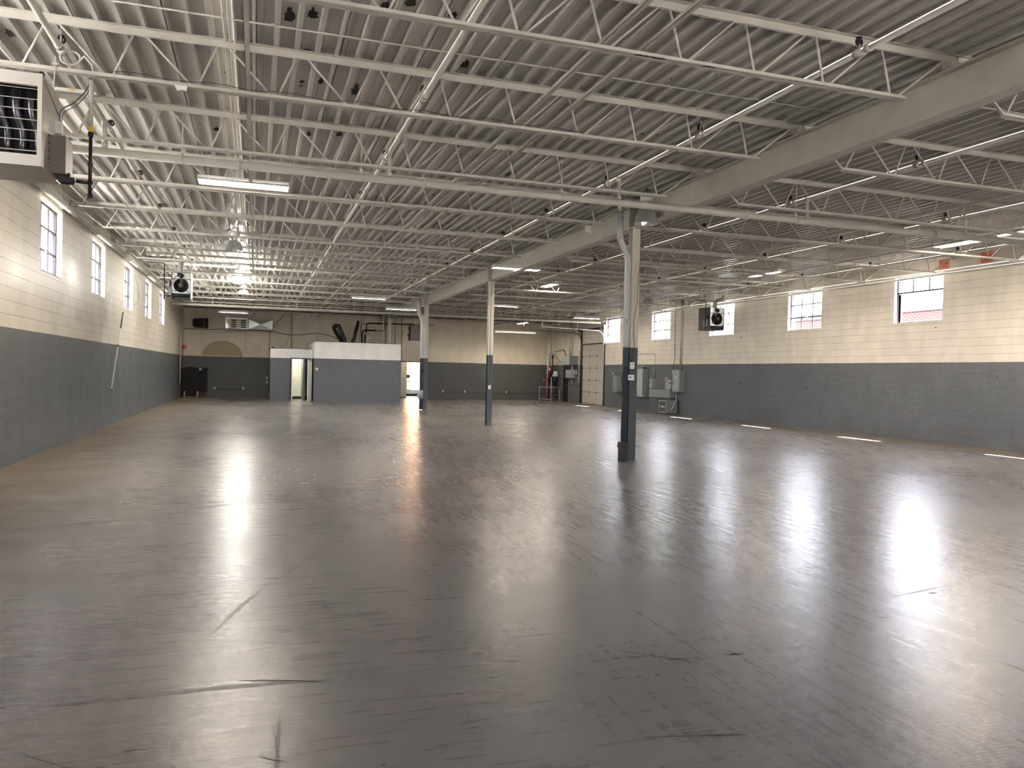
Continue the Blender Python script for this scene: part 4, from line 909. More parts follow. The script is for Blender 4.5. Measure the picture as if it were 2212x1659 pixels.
for a, b, c, dd in ((HW[0], HW[1], HW[2], HW[2]+.04), (HW[0], HW[1], HW[3]-.04, HW[3]), (HW[0], HW[0]+.04, HW[2], HW[3]), (HW[1]-.04, HW[1], HW[2], HW[3]), (HW[0], HW[1], .90, .94)): m.box(a, b, 47.44, 47.49, c, dd)
m.box(HW[0]+.46, HW[0]+.49, 47.44, 47.49, HW[2], .92); m.build('window_frame', M['frame_dark'], rr); MB().box(HW[0]+.04, HW[1]-.04, 47.463, 47.469, HW[2]+.04, HW[3]-.04).build('pane', M['glass'], rr)
m = MB().box(8.82, 9.02, 47.37, 47.375, 1.12, 1.32); tag(m.build('window_notice', M['flash'], origin=(8.92, 47.37, 1.12)), 'pale blue notice stuck on the far hallway window', 'sign')

# ------------------------------------------------------------------ things on the far wall
yw = YF
def wall_conduit(pts, r, lab, mt='pipe_paint', rb=.05, cat='conduit', name='conduit'):
    m = MB(); m.tube(bend(pts, rb), r, 8); return tag(m.build(name, M[mt], origin=tuple(pts[0])), lab, cat)
wall_conduit([(-2.0, yw-.02, .40), (.45, yw-.02, .40), (.57, yw-.02, .50), (.57, yw-.02, 1.05)], .012, 'low conduit joining two outlets on the far wall left of the office', 'gray_dado')
for x, z, nm, g in ((-2.02, .40, 'white outlet low on the far wall, first from the black-draped crate', 'a'), (-.62, .40, 'white outlet low on the far wall, midway between the black-draped crate and the office', 'a'), (.57, .76, 'white switch with dark socket on the far wall at the office edge', 'a')):
    device('wall_outlet', 'white', x-.035, x+.035, yw-.045, yw, z-.02, z+.10, nm, 'outlet', None, [(x-.01, x+.01, yw-.047, yw-.045, z+.02, z+.04)])
device('junction_box', 'box_light', .50, .64, yw-.06, yw, .98, 1.09, 'grey junction box on the far wall at the office edge', 'junction box')
wall_conduit([(10.1, yw-.02, .40), (16.3, yw-.02, .40)], .012, 'low conduit along the far wall right of the columns', 'gray_dado')
for x, nm in ((10.15, 'white outlet low on the far wall, between the far and middle columns, left'), (11.43, 'white outlet low on the far wall, between the far and middle columns, right'), (13.94, 'white outlet low on the far wall right of the middle column')):
    device('wall_outlet', 'white', x-.035, x+.035, yw-.045, yw, .38, .50, nm, 'outlet', None, [(x-.01, x+.01, yw-.047, yw-.045, .42, .44)])
# draped crate on pallet feet
r = thing('draped_crate', 'tall crate draped in black sheeting on short wooden feet in the far left corner', 'crate', (-3.0, 42.3, 0))
m = MB(); m.box(-3.42, -2.36, 41.98, 42.9, .30, 1.47); m.box(-3.45, -2.33, 41.95, 42.93, 1.36, 1.485); m.box(-3.28, -3.02, 42.1, 42.7, 1.485, 1.53); m.box(-3.3, -2.75, 42.0, 42.8, .05, .30); m.build('black_sheet', M['black_cloth'], r)
for x in (-3.38, -2.77): MB().box(x-.04, x+.045, 41.98, 42.10, .0, .32).build('wooden_foot', M['wood'], r)
MB().box(-3.34, -2.74, 41.97, 42.05, 0, .025).build('pallet_board', M['wood'], r)
m = MB(); m.box(-2.70, -2.59, 41.942, 41.95, 1.37, 1.46); m.build('label', M['white'], r)
m = MB(); m.box(-2.67, -2.655, 41.940, 41.942, 1.385, 1.445); m.box(-2.635, -2.62, 41.940, 41.942, 1.385, 1.445); m.box(-2.67, -2.62, 41.940, 41.942, 1.41, 1.42); m.build('print', M['ink'], r)
# furnace and ductwork
r = thing('furnace', 'grey horizontal furnace with vents and warning diamond, hung high left of the office', 'furnace', (-1.1, 42.2, 3.5))
MB().box(-1.5, -.44, 41.9, 42.7, 3.50, 4.06).build('cabinet', M['galv'], r)
MB().box(-1.35, -.46, 41.88, 41.9, 3.53, 4.02).build('access_panel', M['cream_metal'], r)
m = MB()
for xx in (-1.18, -.72):
    for i in range(4): m.box(xx-.04, xx+.20, 41.872, 41.88, 3.57+i*.11, 3.63+i*.11)
m.build('vent_slots', M['ink'], r)
m = MB(); m.poly([(-.86, 41.87, 3.70), (-.78, 41.87, 3.78), (-.86, 41.87, 3.86), (-.94, 41.87, 3.78)]); m.build('warning_diamond', M['red'], r)
m = MB(); m.poly([(-.86, 41.869, 3.73), (-.81, 41.869, 3.78), (-.86, 41.869, 3.83), (-.91, 41.869, 3.78)]); m.build('diamond_centre', M['white'], r)
m = MB(); m.tube(bend([(-1.32, 41.85, 3.72), (-1.42, 41.82, 3.85), (-1.42, 41.82, 4.15), (-1.15, 41.85, 4.25)], .12), .035, 10); m.build('flue_elbow', M['galv'], r)
MB().box(-1.30, -1.25, 41.868, 41.88, 3.60, 3.95).build('yellow_label', M['yellow'], r)
for x in (-1.4, -.5): MB().tube([(x, 42.0, 4.05), (x, 42.0, ZC)], .006, 6).build('hanger_rod', M['steel_paint'], r)
r = thing('supply_duct', 'long cross-broken sheet metal duct right of the furnace on the far wall', 'duct', (.2, 42.3, 3.5))
m = MB(); x0, x1_, za, zb = -.40, .80, 3.52, 4.02; m.box(x0, x1_, 42.0, 42.7, za, zb); cx = (x0+x1_)/2; cz = (za+zb)/2; P = [(x0, 41.999, za), (x1_, 41.999, za), (x1_, 41.999, zb), (x0, 41.999, zb)]
for i in range(4): m.poly([P[i], P[(i+1) % 4], (cx, 41.92, cz)])
m.build('duct_shell', M['galv'], r)
m = MB(); m.box(-.415, -.395, 41.95, 42.75, 3.5, 4.06); m.box(.79, .81, 41.97, 42.73, 3.5, 4.04); m.build('flange', M['dark_steel'], r)
[MB().tube([(x, 42.1, 4.02), (x, 42.1, ZC)], .005, 6).build('hanger_rod', M['steel_paint'], r) for x in (-.2, .7)]
r = thing('return_duct', 'black rounded return duct hung near the far left corner', 'duct', (-2.7, 42.2, 3.5))
m = MB(); prof = [(-3.05, 3.60), (-2.98, 3.53), (-2.35, 3.50), (-2.35, 4.0), (-2.98, 3.96), (-3.05, 3.90)]
b = [(x, 42.0, z) for x, z in prof]; c = [(x, 42.7, z) for x, z in prof]; m.poly(b); m.poly(list(reversed(c)))
for i in range(6): m.poly([b[i], c[i], c[(i+1) % 6], b[(i+1) % 6]])
m.build('duct_shell', M['black_cloth'], r)
[MB().tube([(x, 42.3, 3.95), (x, 42.3, ZC)], .006, 6).build('hanger_rod', M['fan_grey'], r) for x in (-2.95, -2.5, -2.38)]
m = MB(); m.tube(bend([(-1.5, 37.65, 4.08), (-1.9, 39, 4.05), (-2.15, 41, 3.9), (-2.22, 42.0, 3.7), (-2.18, 42.0, 3.52)], .5, 6), .02, 8); tag(m.build('flexible_cable', M['pipe_paint'], origin=(-1.5, 37.65, 4.08)), 'white flexible conduit looping down beside the black return duct', 'conduit')
r = thing('emergency_light', 'small twin-head emergency light dangling by the far left corner', 'light fixture', (-2.52, 41.9, 3.0))
m = MB(); m.cbox((-2.52, 41.9, 3.05), (.12, .08, .08)); m.build('lamp_body', M['white_metal'], r)
for s in (-1, 1):
    m = MB(); m.lathe((-2.52+s*.07, 41.86, 3.0), [(.001, .05), (.03, .05), (.055, 0)], 14, (s*.4, .7, .5)); m.build('lamp_head', M['white_metal'], r)
m = MB(); m.tube([(-2.52, 41.9, 3.08), (-2.52, 41.9, ZC)], .006, 6); m.build('drop_rod', M['steel_paint'], r)
def droop(pts, r, lab, mt='cable'):
    P = []; pts = [Vector(p) for p in pts]
    for i in range(len(pts)-1):
        p0 = pts[max(i-1, 0)]; p1 = pts[i]; p2 = pts[i+1]; p3 = pts[min(i+2, len(pts)-1)]
        for k in range(8):
            t = k/8; P.append(.5*((2*p1)+(-p0+p2)*t+(2*p0-5*p1+4*p2-p3)*t*t+(-p0+3*p1-3*p2+p3)*t**3))
    P.append(pts[-1]); m = MB().tube(P, r, 6); return tag(m.build('drooping_cable', M[mt], origin=tuple(pts[0])), lab, 'cable')
yb_ = 41.8
droop([(-3.45, yb_, 3.42), (-2.4, yb_, 3.42), (-1.6, yb_, 3.46), (-1.2, yb_, 3.50), (0, yb_, 3.46), (.75, yb_, 3.42), (1.6, yb_, 3.30), (2.3, yb_, 3.32), (3.0, yb_, 3.42), (3.7, yb_, 3.30), (4.5, yb_, 3.02), (4.75, yb_, 2.90)], .017, 'black cable sagging across the far wall from the left corner to above the office')
droop([(1.55, 43.1, 4.6), (1.0, 43.1, 3.95), (.68, 43.1, 3.45), (.66, 43.1, 2.9), (.66, 43.1, 1.1)], .014, 'dark cable running down from the roof beside the office', 'cable')
droop([(1.65, 43.1, 4.6), (1.68, 43.1, 3.6), (1.5, 43.1, 2.9), (1.1, 43.1, 2.55)], .008, 'thin cable curving down to the low washroom roof', 'cable')
wall_conduit([(1.78, 43.1, 4.6), (1.78, 43.1, 2.5)], .018, 'thin vertical conduit above the low washroom roof', 'fan_grey')
wall_conduit([(-.52, yw-.01, 3.5), (-.56, yw-.01, 2.35)], .006, 'short thin wire hanging under the furnace', 'cable')
m = MB()
for x, z, q in ((-2.66, 2.16, .02), (-.75, 2.13, .03), (-.48, 2.35, .018), (-.48, 2.28, .018), (-.32, 2.85, .025), (.85, 2.66, .045)): m.lathe((x, yw-.001, z), [(.001, 0), (q, .0005)], 12, (0, -1, 0))
m.build('screw_hole', M['ink'], wf)
m = MB(); P = [(-2.6, yw-.002, 2.14)]+[(-1.68+1.0*math.cos(t), yw-.002, 2.14+.78*math.sin(t)) for t in [PI-i*PI/16 for i in range(17)]]
m.poly(list(reversed(P[1:]))); m.build('yellowed_patch', mat('yellowed_paint', (.42, .35, .22), .6, noise=.06), wf)
MB().box(7.70, 7.74, YF-.02, YF, 2.1, ZC).build('corner_bead', M['brown_box'], wf)
m = MB(); m.box(XL, XR, YF-.012, YF, ZC-.25, ZC-.18); struct(m.build('trim_5', M['brown_box']))
# things above the office roof
flex_duct([(4.35, 40.5, 2.86), (4.25, 40.5, 3.2), (4.02, 40.5, 3.70), (3.98, 40.5, 3.78), (3.75, 40.6, 3.78), (3.80, 40.8, 3.6), (4.3, 41.0, 2.86)], .10, 'black and foil flexible duct looping up from the office roof', 'flexible_duct')
bpy.data.objects['flexible_duct'].data.materials[0] = M['dark_steel']
wall_conduit([(4.72, 40.9, 2.86), (5.05, 41.0, 4.1)], .09, 'dark leaning duct rising from the office roof', 'dark_steel', cat='duct', name='leaning_duct')
r = thing('refrigerant_lines', 'bundle of copper and black insulated lines rising from the office roof', 'pipes', (5.4, 40.6, 2.85))
for pts, rad, mt, nm in (([(5.18, 40.6, 2.86), (5.18, 40.6, 3.45), (5.30, 40.6, 3.62), (5.85, 40.6, 3.62)], .045, 'black', 'insulated_line'), ([(5.35, 40.6, 2.86), (5.35, 40.6, 3.40)], .05, 'dark_steel', 'insulated_line'),
        ([(5.12, 40.7, 3.3), (5.12, 40.7, 3.88), (5.20, 40.7, 3.95), (9.0, 40.7, 4.02)], .022, 'copper', 'copper_line'), ([(5.40, 40.6, 3.45), (5.40, 40.6, 3.93), (5.52, 40.6, 4.0), (7.9, 40.6, 4.02)], .03, 'black_pipe', 'copper_line'),
        ([(5.8, 40.6, 3.62), (6.25, 40.6, 3.62), (6.36, 40.6, 3.72), (6.36, 40.6, 4.0)], .03, 'copper', 'copper_line'), ([(5.45, 40.65, 3.8), (5.85, 40.65, 3.8), (5.87, 40.65, 3.5)], .012, 'copper', 'copper_line')):
    MB().tube(bend(pts, .09), rad, 10).build(nm, M[mt], r)
MB().cbox((6.36, 40.6, 4.0), (.12, .12, .16)).build('line_joint', M['black'], r)
MB().tube([(5.50, 40.55, 2.86), (5.50, 40.55, 3.5)], .035, 10).build('foil_sleeve', M['galv'], r)
for x, y, zt, rad, lab, mt in ((2.88, 39.5, 3.55, .012, 'thin cream rod standing up from the office roof, left end', 'pipe_paint'), (4.62, 39.5, 4.8, .014, 'thin grey hanger rod above the office, left of the sloping duct', 'galv'),
        (4.92, 39.6, 4.8, .010, 'thinnest hanger rod above the office, right of the sloping duct', 'galv'), (5.98, 38.6, 4.8, .026, 'bright cream vertical pipe above the middle of the office roof', 'pipe_paint'),
        (5.45, 43.0, 4.8, .01, 'thin dark conduit on the far wall behind the copper lines', 'fan_grey'), (6.78, 42.9, ZC, .02, 'dark vertical cable left of the column top above the office', 'cable'), (7.35, 43.2, ZC, .012, 'dark vertical cable right of the column top above the office', 'cable')):
    wall_conduit([(x, y, OT+.02), (x, y, zt)], rad, lab, mt, name='vertical_rod', cat='rod')
r = thing('hanging_panel_heater', 'tan metal box with black valves hung from the roof right of the office', 'heater box', (7.4, 37.5, 3.0))
MB().box(7.10, 7.75, 37.3, 37.9, 3.02, 3.78).build('cabinet', M['brown_box'], r)
m = MB(); m.cbox((7.04, 37.4, 3.62), (.10, .1, .12)); m.cbox((7.03, 37.4, 3.30), (.12, .1, .14)); m.tube([(7.05, 37.4, 3.1), (7.06, 37.4, 3.9)], .02, 8); m.tube([(6.95, 37.4, 3.12), (7.1, 37.4, 3.12)], .012, 6); m.build('gas_train', M['black'], r)
[MB().tube([(x, 37.5, 3.78), (x, 37.5, ZC)], .006, 6).build('hanger_rod', M['fan_grey'], r) for x in (7.2, 7.65)]

# ------------------------------------------------------------------ left wall furniture
p = thing('leaning_pole', 'thin white pole with dark hooked tip leaning on the left wall below a window', 'pole', (-3.50, 22.2, .92))
a, b = Vector((-3.50, 22.05, .92)), Vector((-3.49, 23.62, 3.0)); MB().tube([a, a.lerp(b, .78)], .014, 8).build('shaft', M['white_metal'], p)
MB().tube([a.lerp(b, .78), b], .018, 8).build('tip', M['fan_grey'], p)
m = MB(); coupling(m, a.lerp(b, .55), b-a, .024, .06); coupling(m, a, b-a, .018, .03); m.build('collar', M['fan_grey'], p)
wall_conduit([(-3.5, 40.9, .72), (-3.5, 40.9, 4.3)], .032, 'pale vertical pipe in the far left corner', 'pipe_paint', name='corner_pipe', cat='pipe')
wall_conduit([(-3.5, 40.2, .75), (-3.5, 40.2, 2.1)], .02, 'short dark conduit on the left wall near the far corner', 'dark_steel')
def bell_alarm(x, y, z, sx, lab):
    r = thing('fire_bell', lab, 'alarm', (x, y, z), 'red fire bells')
    MB().lathe((x, y, z), [(.001, .065), (.05, .062), (.085, .035), (.09, .0)], 22, (sx*.5, -.86, 0)).build('gong', M['bell'], r)
    m = MB(); xx = x - sx*.05; m.box(min(xx, xx-sx*.07), max(xx, xx-sx*.07), y-.04, y+.08, z-.10, z+.08); m.build('back_box', M['box_light'] if sx < 0 else M['black'], r)
    return r
bell_alarm(-3.41, 42.3, 2.53, 1, 'red fire bell in the far left corner')
m = MB(); m.tube([(-3.47, 42.3, 2.43), (-3.47, 42.3, .0)], .008, 6); tag(m.build('bell_conduit', M['pipe_paint'], origin=(-3.47, 42.3, 0)), 'thin conduit running down from the left fire bell', 'conduit')
m = MB(); m.tube([(XL+.02, 25.8, 4.25), (XL+.02, 26.5, 4.1), (XL+.015, 26.9, 3.7), (XL+.015, 26.6, 3.45), (XL+.015, 26.0, 3.38), (XL+.015, 25.75, 3.4)], .004, 6); tag(m.build('loose_wire', M['cable'], origin=(XL, 25.8, 4.2)), 'thin wire looping on the left wall between two windows', 'wire')
m = MB(); m.box(XL, XL+.004, 23.1, 23.16, 1.42, 1.62); m.build('dark_mark', M['ink'], wl)

# ------------------------------------------------------------------ right wall: signs, electrical, overhead door
def sign(y, z, w, h, lines, lab):
    r = thing('card_sign', lab, 'sign', (XR-.01, y, z), 'salmon card signs high on the right wall')
    MB().box(XR-.012, XR-.006, y-w/2, y+w/2, z, z+h).build('card', M['orange_paper'], r)
    for t, sz, zz in lines:
        cu = bpy.data.curves.new('lettering', 'FONT'); cu.body = t; cu.size = sz; cu.align_x = 'CENTER'; cu.extrude = .0005; cu.materials.append(M['ink'])
        tmp = bpy.data.objects.new('tmp', cu); C.objects.link(tmp); me = bpy.data.meshes.new_from_object(tmp.evaluated_get(bpy.context.evaluated_depsgraph_get())); bpy.data.objects.remove(tmp)
        me.materials.clear(); me.materials.append(M['ink']); o = bpy.data.objects.new('lettering', me); C.objects.link(o); o.parent = r; o.rotation_euler = (PI/2, 0, -PI/2); o.location = (-.004, 0, zz)
sign(14.27, 4.50, .33, .26, [('Strapping', .072, .13), ('Area', .05, .06)], 'salmon card sign reading Strapping, high on the right wall at the right edge')
sign(15.50, 4.49, .31, .24, [('Cartage', .068, .13), ('Area', .05, .05)], 'salmon card sign high on the right wall above the open-sash window')

def cab(name, y0, y1, z0, z1, dep, mt, lab, cat='electrical box', parts=(), group=None):
    r = thing(name, lab, cat, (XR-dep/2, (y0+y1)/2, z0), group)
    MB().box(XR-dep, XR, y0, y1, z0, z1).build('enclosure', M[mt], r)
    for nm, mt2, b in parts: MB().box(*b).build(nm, M[mt2], r)
    return r
f = XR
cab('breaker_panel', 28.05, 28.62, .93, 1.86, .24, 'box_grey', 'grey breaker panel, rightmost on the right wall', parts=[('door', 'box_light', (f-.25, f-.24, 28.10, 28.57, .98, 1.81)), ('label', 'white', (f-.253, f-.25, 28.30, 28.37, 1.50, 1.60)), ('latch', 'ink', (f-.256, f-.25, 28.47, 28.50, 1.24, 1.33))])
cab('disconnect_switch', 28.80, 29.03, 1.02, 1.42, .20, 'box_light', 'small grey disconnect switch beside the breaker panel', parts=[('handle', 'black', (f-.23, f-.20, 28.86, 28.89, 1.27, 1.34))], group='disconnect switches')
r = cab('starter_box', 29.10, 29.36, 1.02, 1.54, .16, 'box_light', 'grey starter box with red buttons on the right wall', parts=[])
m = MB(); [m.lathe((f-.16, 29.2, z), [(.001, .02), (q, .02), (q, 0)], 12, (-1, 0, 0)) for z, q in ((1.42, .03), (1.33, .02))]; m.build('button', M['darkred'], r)
cab('disconnect_switch', 30.45, 30.68, 1.05, 1.44, .20, 'box_light', 'small grey disconnect switch right of the tall twin-door cabinet', parts=[('handle', 'black', (f-.23, f-.20, 30.58, 30.62, 1.28, 1.31))], group='disconnect switches')
cab('wireway', 28.75, 30.55, .66, 1.0, .28, 'box_grey', 'long low grey wireway trough on the right wall under the switches')
cab('electrical_cabinet', 31.05, 32.35, .62, 1.90, .34, 'box_grey', 'tall grey twin-door electrical cabinet on the right wall behind the nearest column', parts=[('door', 'box_light', (f-.35, f-.34, 31.07, 31.68, .65, 1.87)), ('door', 'box_light', (f-.35, f-.34, 31.72, 32.33, .65, 1.87)), ('vent_cap', 'black', (f-.24, f-.10, 31.15, 31.28, 1.90, 1.96))])
MB().box(f-.02, f, 28.6, 32.6, 0.62, 1.92).build('backing_board', M['gray_dado'], wr)
r = thing('transformer', 'grey floor transformer with louvred front under the breaker panel', 'transformer', (16.45, 28.9, 0))
MB().box(16.16, 16.66, 28.45, 29.12, .04, .58).build('case', M['box_grey'], r)
m = MB(); X0, X1 = 16.145, 16.16
for b in ((28.46, 29.11, .05, .09), (28.46, 29.11, .54, .575), (28.46, 28.50, .05, .575), (29.07, 29.11, .05, .575), (28.46, 29.11, .28, .34)): m.box(X0, X1, b[0], b[1], b[2], b[3])
m.build('front_frame', M['box_light'], r)
m = MB(); [m.box(16.15, 16.158, 28.50, 29.07, .10+i*.022, .11+i*.022) for i in range(8)]; [m.box(16.15, 16.158, 28.50, 29.07, .35+i*.022, .36+i*.022) for i in range(8)]; m.build('louvres', M['dark_steel'], r)
m = MB(); m.box(16.138, 16.145, 28.70, 28.84, .285, .335); m.build('label', M['white'], r); m = MB(); m.box(16.18, 16.64, 28.47, 29.1, 0, .04); m.build('base', M['black'], r)
m = MB(); m.tube(bend([(16.55, 28.40, .93), (16.55, 28.36, .62), (16.40, 28.30, .38), (16.30, 28.38, .18), (16.30, 28.46, .17)], .14, 6), .018, 8); tag(m.build('flexible_conduit', M['galv'], origin=(16.55, 28.4, .93)), 'thick metallic flexible conduit from the breaker panel to the transformer', 'conduit')
m = MB(); m.tube(bend([(16.60, 28.50, .93), (16.58, 28.42, .50), (16.45, 28.36, .44), (16.36, 28.44, .47)], .1, 6), .010, 8); tag(m.build('thin_flexible_conduit', M['galv'], origin=(16.6, 28.5, .93)), 'thin metallic flexible conduit curling to the transformer top', 'conduit')
wall_conduit([(f-.04, 28.38, 1.86), (f-.04, 28.38, 4.8)], .022, 'galvanised conduit rising above the breaker panel, left of the pair', 'galv'); wall_conduit([(f-.04, 28.30, 1.86), (f-.04, 28.30, 4.8)], .022, 'galvanised conduit rising above the breaker panel, right of the pair', 'galv')
wall_conduit([(f-.03, 28.95, 1.42), (f-.03, 28.95, 2.0), (f-.03, 28.86, 2.3), (f-.03, 28.86, 4.8)], .010, 'thin dark conduit left of the breaker panel riser', 'fan_grey')
wall_conduit([(f-.04, 30.52, 1.44), (f-.04, 30.52, 2.58), (f-.04, 32.5, 2.60)], .018, 'galvanised conduit rising from the switch and bending left behind the nearest column', 'galv', .15)
wall_conduit([(f-.04, 30.62, 1.44), (f-.04, 30.62, 1.92)], .018, 'short conduit stub on the small switch', 'galv')
wall_conduit([(f-.04, 31.95, 1.9), (f-.04, 31.95, 2.35), (f-.04, 32.2, 2.35), (f-.04, 32.2, 1.9)], .01, 'small looped conduit on the tall cabinet', 'galv', .05)
wall_conduit([(f-.03, 28.95, 1.6), (f-.03, 28.7, 1.66), (f-.03, 28.62, 1.55)], .010, 'little curved conduit between switch and breaker panel', 'fan_grey')
for y, nm in ((28.78, 'small white thermostat left of the breaker panel'), (28.98, 'small white switch plate over the disconnect switch')): device('switch_plate', 'white', f-.03, f, y-.04, y+.04, 1.70, 1.83, nm, 'switch')
cab('switch_cabinet', 33.9, 34.35, .78, 1.57, .22, 'box_grey', 'grey upright electrical box left of the nearest column, right of the overhead door', parts=[('latch', 'ink', (f-.225, f-.22, 34.2, 34.23, .93, .97))])
wall_conduit([(f-.06, 34.0, .78), (f-.06, 33.9, .70), (f-.06, 33.7, .68), (f-.04, 33.55, .3)], .02, 'dark cable under the upright box by the overhead door', 'cable')
cab('orange_tag', 33.35, 33.5, 1.05, 1.6, .02, 'orange_paper', 'long orange tag on the wall beside the upright box', 'tag')
for y, nm in ((34.75, 'tiny white button near the overhead door, left'), (33.42, 'tiny white button above the orange tag')): device('push_button', 'white', f-.03, f, y-.03, y+.03, 1.62, 1.70, nm, 'switch')
m = MB(); [m.lathe((f-.001, y, z), [(.001, 0), (q, .004)], 8, (-1, 0, 0)) for y, z, q in ((30.0, 3.0, .02), (29.55, 3.0, .02), (30.0, 2.7, .02), (29.55, 2.7, .02), (31.4, 3.1, .02), (24.2, 3.05, .03), (20.6, 1.3, .03), (13.9, 1.75, .02), (15.7, 3.0, .02))]
m.box(f-.002, f, 24.16, 24.20, 1.35, 1.45); m.build('wall_anchor', M['ink'], wr)

# overhead sectional door
d = sroot('door_3', (XR, (DOOR[0]+DOOR[1])/2, 0)); w = (DOOR[1]-DOOR[0])
for i in range(5):
    za, zb = .02+i*.632, .02+(i+1)*.632-.012
    m = MB(); m.box(f+.03, f+.075, DOOR[0]+.02, DOOR[1]-.02, za, zb)
    for j in range(3):
        ya, yb = DOOR[0]+.05+j*(w-.06)/3, DOOR[0]+.02+(j+1)*(w-.06)/3
        m.box(f+.015, f+.03, ya, yb, za+.02, zb-.02)
    m.build('door_section', M['white_worn'] if 'white_worn' in M else M['cream_metal'], d)
m = MB()
for i in range(1, 5):
    for j in range(1, 3): m.cbox((f+.01, DOOR[0]+.02+j*(w-.04)/3, .014+i*.632), (.02, .05, .09))
    for y in (DOOR[0]+.03, DOOR[1]-.03): m.cbox((f+.01, y, .014+i*.632), (.03, .05, .06))
m.build('hinge', M['black_pipe'], d)
m = MB(); m.cbox((f+.0, DOOR[0]+.08, .93), (.03, .08, .12)); m.cbox((f+.0, DOOR[0]+.05, 1.18), (.04, .04, .16)); m.build('door_latch', M['black'], d)
m = MB(); m.box(f+.10, f+.13, DOOR[0]-.05, DOOR[1]+.05, 0, 3.2); m.build('weather_seal', M['black'], d)
m = MB()
for y in (DOOR[0]-.05, DOOR[1]+.05): m.box(f-.03, f+.06, y-.04, y+.04, 0, 3.2)
m.box(f-.02, f+.06, DOOR[0]-.08, DOOR[1]+.08, 3.16, 3.22); struct(m.build('trim_6', M['dark_steel']))
for y, lab, mt in ((DOOR[1]+.06, 'black curved overhead door track, left one', 'black_pipe'), (DOOR[0]-.06, 'bright curved overhead door track, right one', 'galv')):
    r = thing('door_track', lab, 'door track', (16.68, y, 0), 'overhead door tracks')
    pts = [(16.66, y, .05), (16.66, y, 3.35)] + arc((16.26, y, 3.40), .40, 0, PI/2, 8, (1, 0, 0), (0, 0, 1)) + [(13.2, y, 3.88)]
    m = MB()
    for a, b in zip(pts[:-1], pts[1:]): m.bar(a, b, .055, .028)
    m.build('rail', M[mt], r)
    m = MB(); m.bar((13.3, y, 3.88), (13.3, y, ZC), .03, .03); m.bar((13.3, y, 3.95), (13.7, y, ZC), .02, .02); m.bar((15.2, y, 3.88), (15.2, y, ZC), .02, .02); m.cbox((16.69, y, 3.6), (.08, .04, .7)); m.build('track_hanger', M[mt], r)
r = thing('torsion_spring', 'black spring shaft with drums above the overhead door', 'door spring', (16.6, 37.2, 4.0))
MB().tube([(16.6, DOOR[0]-.3, 3.95), (16.6, DOOR[1]+.3, 3.95)], .018, 8).build('shaft', M['galv'], r); MB().tube([(16.6, DOOR[0]+.3, 3.95), (16.6, DOOR[1]-.9, 3.95)], .045, 12).build('spring', M['black'], r)
for y in (DOOR[0]-.12, DOOR[1]+.12): MB().tube([(16.6, y-.05, 3.95), (16.6, y+.05, 3.95)], .085, 16).build('cable_drum', M['black'], r)
m = MB(); m.box(16.55, f, DOOR[0]-.25, DOOR[0]-.20, 3.7, 4.1); m.box(16.55, f, DOOR[1]+.2, DOOR[1]+.25, 3.7, 4.1); m.build('bearing_plate', M['box_light'], r)

# electrical left of the overhead door
cab('electrical_cabinet', 39.2, 40.35, 2.09, 2.58, .50, 'box_grey', 'large grey electrical cabinet high on the right wall left of the overhead door', parts=[('door', 'box_light', (f-.51, f-.50, 39.22, 40.33, 2.11, 2.56))])
cab('meter_box', 39.55, 40.35, 1.37, 1.82, .25, 'box_light', 'grey meter box under the large cabinet left of the overhead door', parts=[('side_box', 'box_light', (f-.18, f, 39.3, 39.53, 1.55, 1.82))])
for y, nm in ((40.0, 'left'), (39.8, 'middle'), (39.5, 'right')): wall_conduit([(f-.2, y, 2.58), (f-.2, y, 4.7)], .03, 'vertical grey conduit above the large cabinet, %s of three' % nm, 'galv')
wall_conduit([(f-.1, 39.75, 1.82), (f-.1, 39.75, 2.09)], .04, 'white conduit nipple between the two boxes left of the overhead door', 'white')
wall_conduit([(f-.05, 39.9, 1.37), (f-.05, 39.9, 1.05), (f-.05, 39.0, 1.03), (f-.05, 38.92, 1.15), (f-.05, 38.92, 2.9)], .02, 'conduit looping from the meter box up beside the overhead door', 'galv', .12)
bell_alarm(16.62, 40.85, 2.43, -1, 'red fire bell on the right wall left of the overhead door')
wall_conduit([(f-.05, 42.6, 2.88), (f-.05, 41.2, 2.97), (f-.05, 40.9, 2.62), (f-.05, 40.4, 2.60)], .02, 'stepped conduit high on the right wall beside the sprinkler riser', 'fan_grey')
droop([(16.45, 42.3, 2.80), (16.55, 41.9, 2.5), (16.62, 41.3, 2.22), (16.65, 40.95, 2.35)], .014, 'sagging cable from the riser to the red bell', 'fan_grey')
# man door
d = sroot('door_4', (f-.02, 40.95, 0))
MB().box(f-.03, f-.005, 40.45, 41.25, .01, 2.05).build('door_leaf', M['dark_steel'], d)
m = MB(); m.box(f-.05, f, 41.25, 41.33, 0, 2.12); m.box(f-.05, f, 40.38, 40.45, 0, 2.12); m.box(f-.05, f, 40.45, 41.25, 2.05, 2.12); m.build('door_frame', M['gray_dado'], d)
m = MB(); m.lathe((f-.03, 40.55, .98), [(.001, .07), (.028, .06), (.03, .03), (.012, .02), (.012, 0)], 14, (-1, 0, 0)); m.build('door_knob', M['alum'], d)
